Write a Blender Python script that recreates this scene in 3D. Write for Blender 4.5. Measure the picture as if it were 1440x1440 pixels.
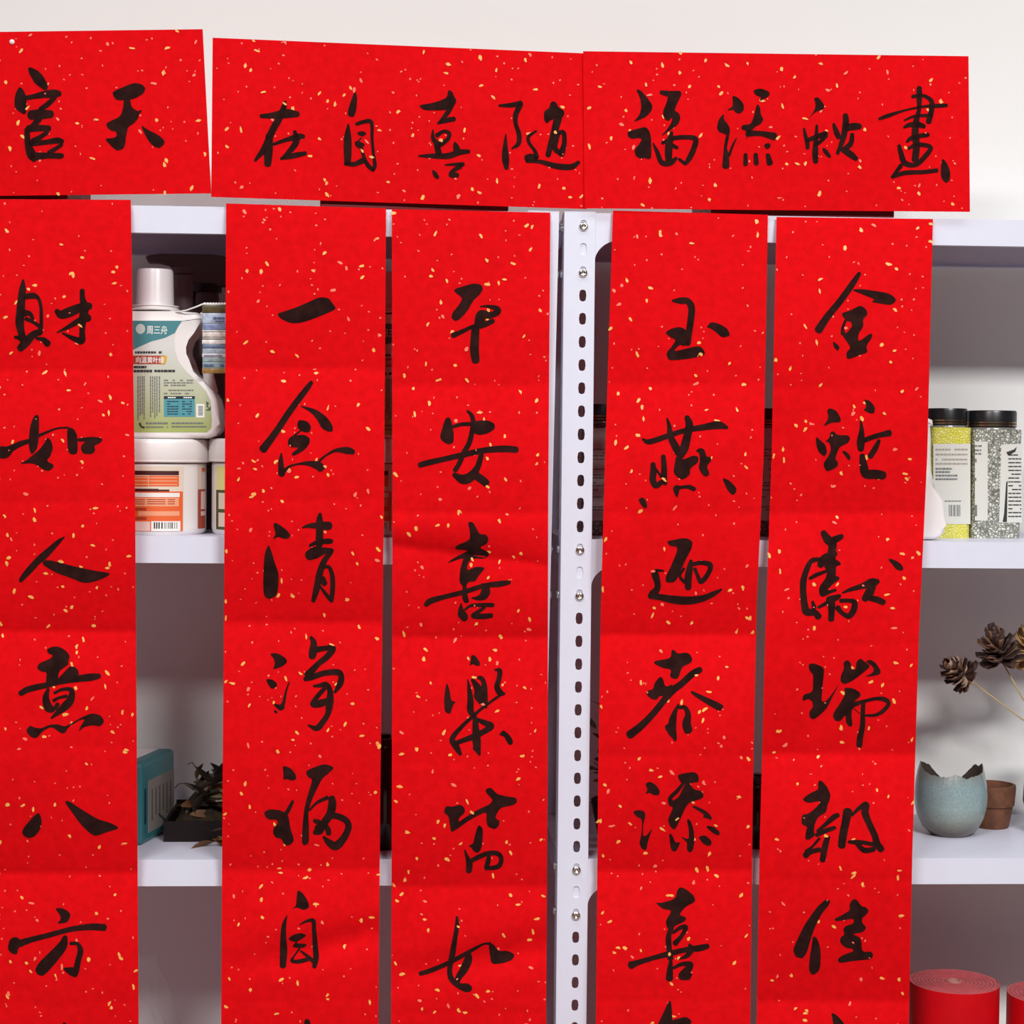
import bpy, bmesh, math, random
from mathutils import Vector, Matrix, noise
from mathutils.geometry import tessellate_polygon

random.seed(7)
scene = bpy.context.scene
for o in list(bpy.data.objects):
    bpy.data.objects.remove(o)
COL = scene.collection

# ------------------------------------------------------------------ camera
F = 2601.0                      # focal length in pixels of the 1440 frame
Z0 = 1.36                       # height of the post's reference slot above the floor
CAM = Vector((-0.2327, -2.6, -0.2143 + Z0))
YAW, PITCH, ROLL = math.radians(2.996), math.radians(2.0), math.radians(0.56)
fw = Vector((math.sin(YAW) * math.cos(PITCH), math.cos(YAW) * math.cos(PITCH), -math.sin(PITCH)))
r0 = fw.cross(Vector((0, 0, 1))).normalized()
u0 = r0.cross(fw)
RT = math.cos(ROLL) * r0 + math.sin(ROLL) * u0
UP = -math.sin(ROLL) * r0 + math.cos(ROLL) * u0
cam_d = bpy.data.cameras.new('camera')
cam = bpy.data.objects.new('camera', cam_d)
COL.objects.link(cam)
cam_d.sensor_width = 36.0
cam_d.sensor_fit = 'HORIZONTAL'
cam_d.lens = F / 1440.0 * 36.0
cam_d.clip_start = 0.05
cam.matrix_world = Matrix(((RT.x, UP.x, -fw.x, CAM.x), (RT.y, UP.y, -fw.y, CAM.y),
                           (RT.z, UP.z, -fw.z, CAM.z), (0, 0, 0, 1)))
scene.camera = cam

# ------------------------------------------------------------------ light
scene.view_settings.view_transform = 'Standard'
scene.view_settings.look = 'None'
scene.view_settings.gamma = 1.0
scene.view_settings.use_curve_mapping = False
scene.view_settings.exposure = 0.2
world = bpy.data.worlds.new('world')
scene.world = world
world.use_nodes = True
world.node_tree.nodes['Background'].inputs[0].default_value = (1.0, 0.985, 0.97, 1)
world.node_tree.nodes['Background'].inputs[1].default_value = 0.02


def area(name, loc, target, sx, sy, power, color=(1, 0.995, 0.985)):
    d = bpy.data.lights.new(name, 'AREA')
    d.shape = 'RECTANGLE'
    d.size, d.size_y = sx, sy
    d.energy = power
    d.color = color
    o = bpy.data.objects.new(name, d)
    COL.objects.link(o)
    o.location = loc
    o.rotation_euler = (Vector(target) - Vector(loc)).to_track_quat('-Z', 'Y').to_euler()
    return o


area('ceiling_panel_light', (0.95, -3.1, 3.0), (0.95, -3.1, 0), 1.2, 0.6, 158)
area('ceiling_panel_light.001', (-1.25, -3.1, 3.0), (-1.25, -3.1, 0), 1.2, 0.6, 100)
area('ceiling_panel_light.002', (0.75, -0.75, 3.0), (0.75, -0.75, 0), 1.2, 0.4, 11)  # added fill lamp close to the wall, brightens the upper wall
area('ceiling_panel_light.003', (-1.05, -0.75, 3.0), (-1.05, -0.75, 0), 1.2, 0.4, 11)  # its left twin, likewise an added fill for the upper wall


# ------------------------------------------------------------------ pixel helpers
def ray(px, py):
    return (fw + RT * ((px - 720.0) / F) + UP * ((720.0 - py) / F))


def PY(px, py, Y):
    d = ray(px, py)
    return CAM + d * ((Y - CAM.y) / d.y)


def PZ(px, py, Z):
    d = ray(px, py)
    return CAM + d * ((Z - CAM.z) / d.z)


def pxs(Y):
    return (Y - CAM.y) / F


# ------------------------------------------------------------------ materials
MATS = {}


def mat(name, col, rough=0.5, metal=0.0, noise_amt=0.0, noise_scale=40.0, bump=0.0, bump_scale=200.0,
        coat=0.0, spec=0.5, trans=0.0, transl=0.0):
    if name in MATS:
        return MATS[name]
    m = bpy.data.materials.new(name)
    m.use_nodes = True
    nt = m.node_tree
    b = nt.nodes['Principled BSDF']
    b.inputs['Roughness'].default_value = rough
    b.inputs['Metallic'].default_value = metal
    b.inputs['Coat Weight'].default_value = coat
    b.inputs['Specular IOR Level'].default_value = spec
    b.inputs['Base Color'].default_value = (*col, 1)
    tc = nt.nodes.new('ShaderNodeTexCoord')
    if noise_amt > 0:
        n = nt.nodes.new('ShaderNodeTexNoise')
        n.inputs['Scale'].default_value = noise_scale
        n.inputs['Detail'].default_value = 6
        nt.links.new(tc.outputs['Object'], n.inputs['Vector'])
        r = nt.nodes.new('ShaderNodeValToRGB')
        r.color_ramp.elements[0].position = 0.3
        r.color_ramp.elements[1].position = 0.7
        r.color_ramp.elements[0].color = (*[max(0, c * (1 - noise_amt)) for c in col], 1)
        r.color_ramp.elements[1].color = (*[min(1, c * (1 + noise_amt)) for c in col], 1)
        nt.links.new(n.outputs['Fac'], r.inputs['Fac'])
        nt.links.new(r.outputs['Color'], b.inputs['Base Color'])
    if bump > 0:
        n2 = nt.nodes.new('ShaderNodeTexNoise')
        n2.inputs['Scale'].default_value = bump_scale
        n2.inputs['Detail'].default_value = 4
        nt.links.new(tc.outputs['Object'], n2.inputs['Vector'])
        bp = nt.nodes.new('ShaderNodeBump')
        bp.inputs['Strength'].default_value = bump
        bp.inputs['Distance'].default_value = 0.002
        nt.links.new(n2.outputs['Fac'], bp.inputs['Height'])
        nt.links.new(bp.outputs['Normal'], b.inputs['Normal'])
    if transl > 0:
        t = nt.nodes.new('ShaderNodeBsdfTranslucent')
        t.inputs['Color'].default_value = (*col, 1)
        mx = nt.nodes.new('ShaderNodeMixShader')
        mx.inputs[0].default_value = transl
        out = nt.nodes['Material Output']
        nt.links.new(b.outputs[0], mx.inputs[1])
        nt.links.new(t.outputs[0], mx.inputs[2])
        nt.links.new(mx.outputs[0], out.inputs['Surface'])
    MATS[name] = m
    return m


def gravel_mat(name, cols, scale):
    m = bpy.data.materials.new(name)
    m.use_nodes = True
    nt = m.node_tree
    b = nt.nodes['Principled BSDF']
    b.inputs['Roughness'].default_value = 0.55
    b.inputs['Coat Weight'].default_value = 0.6
    b.inputs['Coat Roughness'].default_value = 0.12
    tc = nt.nodes.new('ShaderNodeTexCoord')
    v = nt.nodes.new('ShaderNodeTexVoronoi')
    v.inputs['Scale'].default_value = scale
    nt.links.new(tc.outputs['Object'], v.inputs['Vector'])
    v2 = nt.nodes.new('ShaderNodeTexVoronoi')
    v2.feature = 'DISTANCE_TO_EDGE'
    v2.inputs['Scale'].default_value = scale
    nt.links.new(tc.outputs['Object'], v2.inputs['Vector'])
    sep = nt.nodes.new('ShaderNodeSeparateColor')
    nt.links.new(v.outputs['Color'], sep.inputs[0])
    r = nt.nodes.new('ShaderNodeValToRGB')
    r.color_ramp.elements[0].color = (*cols[0], 1)
    r.color_ramp.elements[1].color = (*cols[1], 1)
    nt.links.new(sep.outputs[0], r.inputs['Fac'])
    r2 = nt.nodes.new('ShaderNodeValToRGB')
    r2.color_ramp.elements[0].color = (*cols[2], 1)
    r2.color_ramp.elements[1].position = 0.22
    r2.color_ramp.elements[1].color = (1, 1, 1, 1)
    nt.links.new(v2.outputs['Distance'], r2.inputs['Fac'])
    mx = nt.nodes.new('ShaderNodeMixRGB')
    mx.blend_type = 'MULTIPLY'
    mx.inputs[0].default_value = 1
    nt.links.new(r.outputs[0], mx.inputs[1])
    nt.links.new(r2.outputs[0], mx.inputs[2])
    nt.links.new(mx.outputs[0], b.inputs['Base Color'])
    bp = nt.nodes.new('ShaderNodeBump')
    bp.inputs['Strength'].default_value = 0.8
    bp.inputs['Distance'].default_value = 0.003
    nt.links.new(v2.outputs['Distance'], bp.inputs['Height'])
    nt.links.new(bp.outputs['Normal'], b.inputs['Normal'])
    return m


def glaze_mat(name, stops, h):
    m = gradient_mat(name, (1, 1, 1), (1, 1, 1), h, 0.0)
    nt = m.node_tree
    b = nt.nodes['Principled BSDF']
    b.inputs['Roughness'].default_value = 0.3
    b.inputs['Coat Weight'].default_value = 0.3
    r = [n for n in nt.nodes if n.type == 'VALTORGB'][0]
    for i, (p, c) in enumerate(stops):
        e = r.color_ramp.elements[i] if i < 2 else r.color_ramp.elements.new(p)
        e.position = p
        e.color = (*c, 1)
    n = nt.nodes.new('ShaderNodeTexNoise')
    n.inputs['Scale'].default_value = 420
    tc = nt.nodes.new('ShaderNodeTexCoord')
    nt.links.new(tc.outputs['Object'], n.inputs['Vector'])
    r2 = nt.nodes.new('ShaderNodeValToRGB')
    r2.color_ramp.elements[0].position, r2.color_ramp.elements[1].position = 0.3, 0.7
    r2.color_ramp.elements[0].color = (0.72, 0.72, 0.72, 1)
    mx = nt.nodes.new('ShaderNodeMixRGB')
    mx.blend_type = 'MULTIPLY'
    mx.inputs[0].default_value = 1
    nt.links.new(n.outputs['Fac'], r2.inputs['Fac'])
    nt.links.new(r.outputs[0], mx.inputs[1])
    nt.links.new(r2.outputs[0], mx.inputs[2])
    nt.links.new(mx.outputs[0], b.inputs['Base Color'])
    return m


def gradient_mat(name, top, bottom, z_top, z_bot):
    m = bpy.data.materials.new(name)
    m.use_nodes = True
    nt = m.node_tree
    b = nt.nodes['Principled BSDF']
    b.inputs['Roughness'].default_value = 0.45
    tc = nt.nodes.new('ShaderNodeTexCoord')
    s = nt.nodes.new('ShaderNodeSeparateXYZ')
    nt.links.new(tc.outputs['Object'], s.inputs[0])
    mr = nt.nodes.new('ShaderNodeMapRange')
    mr.inputs[1].default_value = z_bot
    mr.inputs[2].default_value = z_top
    nt.links.new(s.outputs['Z'], mr.inputs[0])
    r = nt.nodes.new('ShaderNodeValToRGB')
    r.color_ramp.elements[0].color = (*bottom, 1)
    r.color_ramp.elements[1].color = (*top, 1)
    nt.links.new(mr.outputs[0], r.inputs['Fac'])
    nt.links.new(r.outputs[0], b.inputs['Base Color'])
    return m


WALL = mat('wall_paint', (0.85, 0.845, 0.82), 0.85, noise_amt=0.01, noise_scale=6, bump=0.05, bump_scale=300)
FLOOR = mat('floor_tile', (0.20, 0.135, 0.11), 0.5, noise_amt=0.06, noise_scale=8)
STEEL = mat('white_steel', (0.70, 0.71, 0.83), 0.42, noise_amt=0.012, noise_scale=60)
BOLT = mat('bolt_steel', (0.78, 0.78, 0.74), 0.22, metal=1.0)
PAPER = mat('red_paper', (0.72, 0.0035, 0.0065), 0.8, noise_amt=0.09, noise_scale=90, bump=0.12, bump_scale=500,
            spec=0.04, transl=0.10)
INK = mat('black_ink', (0.021, 0.0062, 0.0052), 0.85, noise_amt=0.4, noise_scale=60, spec=0.08)
GOLD = mat('gold_fleck', (0.86, 0.39, 0.085), 0.45, noise_amt=0.2, noise_scale=300)
PINK = mat('pale_fleck', (0.90, 0.17, 0.10), 0.5)
DRED = mat('dark_red_board', (0.16, 0.004, 0.008), 0.7)
PLASTIC = mat('white_plastic', (0.84, 0.80, 0.79), 0.35, coat=0.2)
PRINT = mat('black_print', (0.02, 0.02, 0.022), 0.6)
GREYPRINT = mat('grey_print', (0.16, 0.17, 0.17), 0.6)
WHITEP = mat('white_print', (0.86, 0.85, 0.82), 0.5)
BLACKP = mat('black_plastic', (0.012, 0.012, 0.014), 0.3)
GOLDM = mat('gold_band', (0.75, 0.45, 0.16), 0.25, metal=1.0)


# ------------------------------------------------------------------ object helpers
def wloc(o):
    v = Vector((0, 0, 0))
    while o is not None:
        v += o.location
        o = o.parent
    return v


def link_mesh(name, me, m, parent=None, smooth=False):
    if m is not None and len(me.materials) == 0:
        me.materials.append(m)
    if smooth:
        for p in me.polygons:
            p.use_smooth = True
    o = bpy.data.objects.new(name, me)
    COL.objects.link(o)
    if parent is not None:
        o.parent = parent
    return o


def mesh(name, verts, faces, m, parent=None, smooth=False):
    off = wloc(parent) if parent is not None else Vector((0, 0, 0))
    me = bpy.data.meshes.new(name)
    me.from_pydata([Vector(v) - off for v in verts], [], faces)
    me.update()
    return link_mesh(name, me, m, parent, smooth)


def bm_obj(name, bm, m, parent=None, smooth=False):
    off = wloc(parent) if parent is not None else Vector((0, 0, 0))
    bmesh.ops.translate(bm, verts=bm.verts, vec=-off)
    bmesh.ops.recalc_face_normals(bm, faces=bm.faces)
    me = bpy.data.meshes.new(name)
    bm.to_mesh(me)
    bm.free()
    return link_mesh(name, me, m, parent, smooth)


def tag(o, label, cat, group=None):
    o['label'] = label
    o['category'] = cat
    if group:
        o['group'] = group
    return o


def thing(name, label, cat, loc, group=None):
    o = bpy.data.objects.new(name, None)
    o.empty_display_size = 0.02
    COL.objects.link(o)
    o.location = loc
    return tag(o, label, cat, group)


def copy_tree(o, parent=None):
    c = o.copy()
    COL.objects.link(c)
    c.parent = parent
    for ch in list(o.children):
        copy_tree(ch, c)
    return c


def box_bm(bm, x0, x1, y0, y1, z0, z1):
    vs = [bm.verts.new(p) for p in ((x0, y0, z0), (x1, y0, z0), (x1, y1, z0), (x0, y1, z0),
                                    (x0, y0, z1), (x1, y0, z1), (x1, y1, z1), (x0, y1, z1))]
    for f in ((0, 3, 2, 1), (4, 5, 6, 7), (0, 1, 5, 4), (1, 2, 6, 5), (2, 3, 7, 6), (3, 0, 4, 7)):
        bm.faces.new([vs[i] for i in f])


def box(name, x0, x1, y0, y1, z0, z1, m, parent=None, bev=0.0):
    bm = bmesh.new()
    box_bm(bm, x0, x1, y0, y1, z0, z1)
    if bev > 0:
        bmesh.ops.bevel(bm, geom=list(bm.edges), offset=bev, segments=3, affect='EDGES', profile=0.5)
    return bm_obj(name, bm, m, parent)


def lathe(name, cx, cy, prof, m, parent=None, n=48, rim=None):
    """prof: list of (r, z). rim(angle, i) may move a ring's height."""
    verts, faces = [], []
    for i, (r, z) in enumerate(prof):
        for k in range(n):
            a = 2 * math.pi * k / n
            zz = z + (rim(a, i) if rim else 0)
            verts.append((cx + r * math.cos(a), cy + r * math.sin(a), zz))
    for i in range(len(prof) - 1):
        for k in range(n):
            a, b = i * n + k, i * n + (k + 1) % n
            faces.append((a, b, b + n, a + n))
    if prof[0][0] > 1e-6:
        pass
    o = mesh(name, verts, faces, m, parent, True)
    bm = bmesh.new()
    bm.from_mesh(o.data)
    bmesh.ops.remove_doubles(bm, verts=bm.verts, dist=1e-6)
    bmesh.ops.recalc_face_normals(bm, faces=bm.faces)
    for e in bm.edges:
        if len(e.link_faces) == 2 and e.calc_face_angle(0) > 0.7:
            e.smooth = False
    bm.to_mesh(o.data)
    bm.free()
    return o


def tube(name, pts, rad, m, parent=None, n=10):
    pts = [Vector(p) for p in pts]
    if not isinstance(rad, (list, tuple)):
        rad = [rad] * len(pts)
    verts, faces = [], []
    for i, p in enumerate(pts):
        d = (pts[min(i + 1, len(pts) - 1)] - pts[max(i - 1, 0)]).normalized()
        a = d.cross(Vector((0.13, 0.98, 0.2))).normalized()
        b = d.cross(a)
        for k in range(n):
            t = 2 * math.pi * k / n
            verts.append(p + (a * math.cos(t) + b * math.sin(t)) * rad[i])
    for i in range(len(pts) - 1):
        for k in range(n):
            q, w = i * n + k, i * n + (k + 1) % n
            faces.append((q, w, w + n, q + n))
    faces.append(tuple(range(n - 1, -1, -1)))
    faces.append(tuple(range((len(pts) - 1) * n, len(pts) * n)))
    return mesh(name, verts, faces, m, parent, True)


def extrude_px(name, pts, Y0, Y1, m, parent=None, bev=0.0, seg=3):
    """A solid whose front outline (pixels at depth Y0) runs straight back to Y1."""
    bm = bmesh.new()
    a = [bm.verts.new(PY(x, y, Y0)) for x, y in pts]
    b = [bm.verts.new((v.co.x, Y1, v.co.z)) for v in a]
    n = len(pts)
    f0 = bm.faces.new(a)
    f1 = bm.faces.new(list(reversed(b)))
    for i in range(n):
        bm.faces.new((a[(i + 1) % n], a[i], b[i], b[(i + 1) % n]))
    if bev > 0:
        es = list(f0.edges) + list(f1.edges)
        bmesh.ops.bevel(bm, geom=es, offset=bev, segments=seg, affect='EDGES', profile=0.5)
    o = bm_obj(name, bm, m, parent)
    for p in o.data.polygons:
        p.use_smooth = True
    try:
        o.data.set_sharp_from_angle(angle=0.6)
    except Exception:
        pass
    return o


def flat_px(name, polys, Y, m, parent=None):
    verts, faces = [], []
    for pts in polys:
        tr = tessellate_polygon([[Vector((x, y, 0)) for x, y in pts]])
        o = len(verts)
        verts += [PY(x, y, Y) for x, y in pts]
        faces += [tuple(o + i for i in t) for t in tr]
    o = mesh(name, verts, faces, m, parent)
    if len(polys) > 1:
        o['kind'] = 'stuff'
    return o


def rect(x0, y0, x1, y1):
    return [(x0, y0), (x1, y0), (x1, y1), (x0, y1)]


def dashes(x0, x1, y, h, seed, fill=0.8, lo=2.0, hi=7.0, gap=1.0):
    rnd = random.Random(seed)
    out, x = [], x0
    while x < x1:
        w = rnd.uniform(lo, hi)
        if rnd.random() < fill:
            out.append(rect(x, y, min(x + w, x1), y + h))
        x += w + gap
    return out


def text_px(name, body, px, py, size_px, Y, m, parent=None, bold=0.0, stretch=1.0):
    """Lettering whose lower left corner lies at a pixel, standing upright at depth Y."""
    c = bpy.data.curves.new('lettering', 'FONT')
    c.body = body
    s = size_px * pxs(Y)
    c.size = s
    c.offset = bold * s
    tmp = bpy.data.objects.new('lettering', c)
    COL.objects.link(tmp)
    dg = bpy.context.evaluated_depsgraph_get()
    me = bpy.data.meshes.new_from_object(tmp.evaluated_get(dg))
    bpy.data.objects.remove(tmp)
    p = PY(px, py, Y)
    off = wloc(parent) if parent is not None else Vector((0, 0, 0))
    for v in me.vertices:
        v.co = Vector((p.x + v.co.x * stretch, Y, p.z + v.co.y)) - off
    me.name = name
    me.materials.clear()
    return link_mesh(name, me, m, parent)


# curved patches on an upright cylinder, addressed by pixels
class Drum:
    def __init__(s, cx, Yc, rpx):
        s.Yc = Yc
        s.R = rpx * pxs(Yc)
        s.C = PY(cx, 680, Yc)
        s.cx, s.rpx = cx, rpx

    def pt(s, px, py, off):
        t = max(-0.999, min(0.999, (px - s.cx) / s.rpx))
        a = math.asin(t)
        y = s.Yc - s.R * math.cos(a)
        z = PY(px, py, y).z
        return Vector((s.C.x + (s.R + off) * math.sin(a), s.Yc - (s.R + off) * math.cos(a), z))

    def patch(s, name, rects, off, m, parent):
        verts, faces = [], []
        for (x0, y0, x1, y1) in rects:
            n = max(2, int(abs(x1 - x0) / 5) + 1)
            o = len(verts)
            za, zb = s.pt((x0 + x1) / 2, y0, off).z, s.pt((x0 + x1) / 2, y1, off).z
            for i in range(n + 1):
                x = x0 + (x1 - x0) * i / n
                p = s.pt(x, y0, off)
                verts += [(p.x, p.y, za), (p.x, p.y, zb)]
            for i in range(n):
                q = o + 2 * i
                faces.append((q, q + 2, q + 3, q + 1))
        o = mesh(name, verts, faces, m, parent)
        if len(rects) > 2:
            o['kind'] = 'stuff'
        return o


# ------------------------------------------------------------------ the room
DEPTH = 0.32
WALL_Y = DEPTH + 0.018


def struct(o):
    o['kind'] = 'structure'
    return o


struct(box('wall_back', -4.0, 4.5, WALL_Y, WALL_Y + 0.1, 0, 3.2, WALL))
struct(box('floor', -4.0, 4.5, -6.0, WALL_Y, -0.06, 0.0, FLOOR))
struct(box('baseboard_back', -4.0, 4.5, WALL_Y - 0.008, WALL_Y, 0.0, 0.08, mat('skirting', (0.6, 0.58, 0.55), 0.5)))

# ------------------------------------------------------------------ shelving racks
PITCH_S = 0.0325
FLANGE = 0.0436
SLOT_A = 0.027
LIP = 0.0375
SHELF_TOPS = [0.0785 + LIP + Z0, -0.3805 + LIP + Z0, -0.8356 + LIP + Z0, -1.30 + LIP + Z0]
POST_TOP = 0.1175 + Z0


def post_mesh():
    bm = bmesh.new()
    outer = [(1, 0), (1, .5), (1, 1), (.5, 1), (0, 1), (-.5, 1), (-1, 1), (-1, .5), (-1, 0), (-1, -.5), (-1, -1),
             (-.5, -1), (0, -1), (.5, -1), (1, -1), (1, -.5)]
    hw, hh = 0.0051, 0.0083

    def stadium(dx, dy):
        a = math.atan2(dy * 1.4, dx)
        x, y = hw * math.cos(a), 0.0
        y = hw * math.sin(a)
        if abs(dy) > 0.01:
            y += math.copysign(hh - hw, dy)
        return x, y
    cells = []
    k = -3
    z_hi = POST_TOP
    while True:
        zc = Z0 - k * PITCH_S
        z_lo = zc - PITCH_S / 2
        if z_lo < 0.0:
            break
        cells.append((z_hi, z_lo, zc))
        z_hi = z_lo
        k += 1
    for side in (0, 1):
        def pt(a, z):
            return (a, 0, z) if side == 0 else (0, a, z)
        for (za, zb, zc) in cells:
            ov, iv = [], []
            for (ux, uy) in outer:
                a = FLANGE if ux == 1 else 0 if ux == -1 else SLOT_A + ux * (FLANGE - SLOT_A if ux > 0 else SLOT_A)
                z = za if uy == 1 else zb if uy == -1 else zc + uy * (za - zc if uy > 0 else zc - zb)
                ov.append(bm.verts.new(pt(a, z)))
                sx, sy = stadium(ux, uy)
                iv.append(bm.verts.new(pt(SLOT_A + sx, zc + sy)))
            for i in range(16):
                j = (i + 1) % 16
                f = (ov[i], ov[j], iv[j], iv[i])
                bm.faces.new(f if side else tuple(reversed(f)))
        if z_hi > 0:
            bm.faces.new([bm.verts.new(pt(a, z)) for a, z in ((0, 0), (FLANGE, 0), (FLANGE, z_hi), (0, z_hi))])
    bmesh.ops.remove_doubles(bm, verts=bm.verts, dist=1e-5)
    bmesh.ops.recalc_face_normals(bm, faces=bm.faces)
    bmesh.ops.solidify(bm, geom=list(bm.faces), thickness=0.0018)
    me = bpy.data.meshes.new('post')
    bm.to_mesh(me)
    bm.free()
    me.materials.append(STEEL)
    return me


def bolt_mesh():
    prof = [(0.0001, 0.0012), (0.0021, 0.0012), (0.0026, 0.0040), (0.0044, 0.0037), (0.0060, 0.0024), (0.0067, 0.0008),
            (0.0067, 0.0), (0.0001, 0.0)]
    n = 18
    vs, fs = [], []
    for (r, h) in prof:
        for k in range(n):
            a = 2 * math.pi * k / n
            rr = r * (1.25 if (h > 0.003 and r < 0.003 and k % 6 < 3) else 1)
            vs.append((rr * math.cos(a), -h, rr * math.sin(a)))
    for i in range(len(prof) - 1):
        for k in range(n):
            q, w = i * n + k, i * n + (k + 1) % n
            fs.append((q, w, w + n, q + n))
    me = bpy.data.meshes.new('bolt')
    me.from_pydata(vs, [], fs)
    me.materials.append(BOLT)
    for p in me.polygons:
        p.use_smooth = True
    return me


POST_ME, BOLT_ME = post_mesh(), bolt_mesh()
BOLT_K = (-3, -1, 11, 13, 25, 27)


def add_post(rack, x, y, sx, sy, tilt=0.0, bolts=True):
    p = bpy.data.objects.new('post', POST_ME)
    COL.objects.link(p)
    p.parent = rack
    p.location = Vector((x, y, 0)) - rack.location
    p.scale = (sx, sy, 1)
    p.rotation_euler = (0, tilt, 0)
    if tilt:
        p.location.x += -math.sin(tilt) * POST_TOP
    if bolts:
        for k in BOLT_K:
            for side in (0, 1):
                b = bpy.data.objects.new('bolt', BOLT_ME)
                COL.objects.link(b)
                b.parent = p
                z = Z0 - k * PITCH_S
                if side == 0:
                    b.location = (SLOT_A, -0.0002, z - 0.001)
                    b.rotation_euler = (0, random.uniform(0, 6), 0)
                else:
                    b.location = (-0.0002, SLOT_A, z - 0.001)
                    b.rotation_euler = (0, 0, -math.pi / 2)
    return p


def shelf_mesh(x0, x1, z):
    bm = bmesh.new()
    ya, yb, t = 0.0022, DEPTH - 0.0002, 0.0014
    zl = z - LIP
    box_bm(bm, x0, x1, ya, yb, z - t, z)
    box_bm(bm, x0, x1, ya, ya + t, zl, z - t)
    box_bm(bm, x0, x1, yb - t, yb, zl, z - t)
    box_bm(bm, x0, x0 + t, ya + t, yb - t, zl, z - t)
    box_bm(bm, x1 - t, x1, ya + t, yb - t, zl, z - t)
    box_bm(bm, x0 + t, x1 - t, ya + t, ya + 0.012, zl, zl + t)
    box_bm(bm, x0 + t, x1 - t, yb - 0.012, yb - t, zl, zl + t)
    return bm


def plate_poly(sign):
    pts = [(0.003, -0.001), (0.0805, -0.001), (0.0805, -LIP)]
    for i in range(1, 9):
        a = math.pi / 2 * i / 9
        pts.append((0.0805 - 0.037 * math.sin(a), -LIP - 0.031 * (1 - math.cos(a))))
    pts += [(0.0436, -LIP - 0.031), (0.0436, -0.088), (0.003, -0.088)]
    return pts


def rack(label, xl, xr, tilt_r=0.0):
    r = thing('shelving_rack', label, 'shelving', (0.5 * (xl + xr), DEPTH / 2, 0))
    add_post(r, xl, 0, 1, 1)
    add_post(r, xr, 0, -1, 1, tilt=tilt_r)
    add_post(r, xl, DEPTH + 0.003, 1, -1)
    add_post(r, xr, DEPTH + 0.003, -1, -1)
    for z in SHELF_TOPS:
        xq = xr - math.tan(tilt_r) * (POST_TOP - z)
        bm_obj('shelf', shelf_mesh(xl + 0.0022, xq - 0.004, z), STEEL, r)
        for sgn, xb in ((1, xl), (-1, xq - (0.003 if tilt_r else 0))):
            bm = bmesh.new()
            pts = plate_poly(sgn)
            a = [bm.verts.new((xb + sgn * u, 0.0019, z + v)) for u, v in pts]
            b = [bm.verts.new((xb + sgn * u, 0.0031, z + v)) for u, v in pts]
            bm.faces.new(a)
            bm.faces.new(list(reversed(b)))
            for i in range(len(pts)):
                j = (i + 1) % len(pts)
                bm.faces.new((a[j], a[i], b[i], b[j]))
            bm_obj('corner_plate', bm, STEEL, r)
    return r


rack('white slotted steel rack on the right, its perforated corner post showing between banners', -0.027, 1.05)
rack('white steel shelving rack on the left, holding the jug and orange-labelled tub', -1.25, -0.0345, tilt_r=math.radians(0.75))

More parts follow.
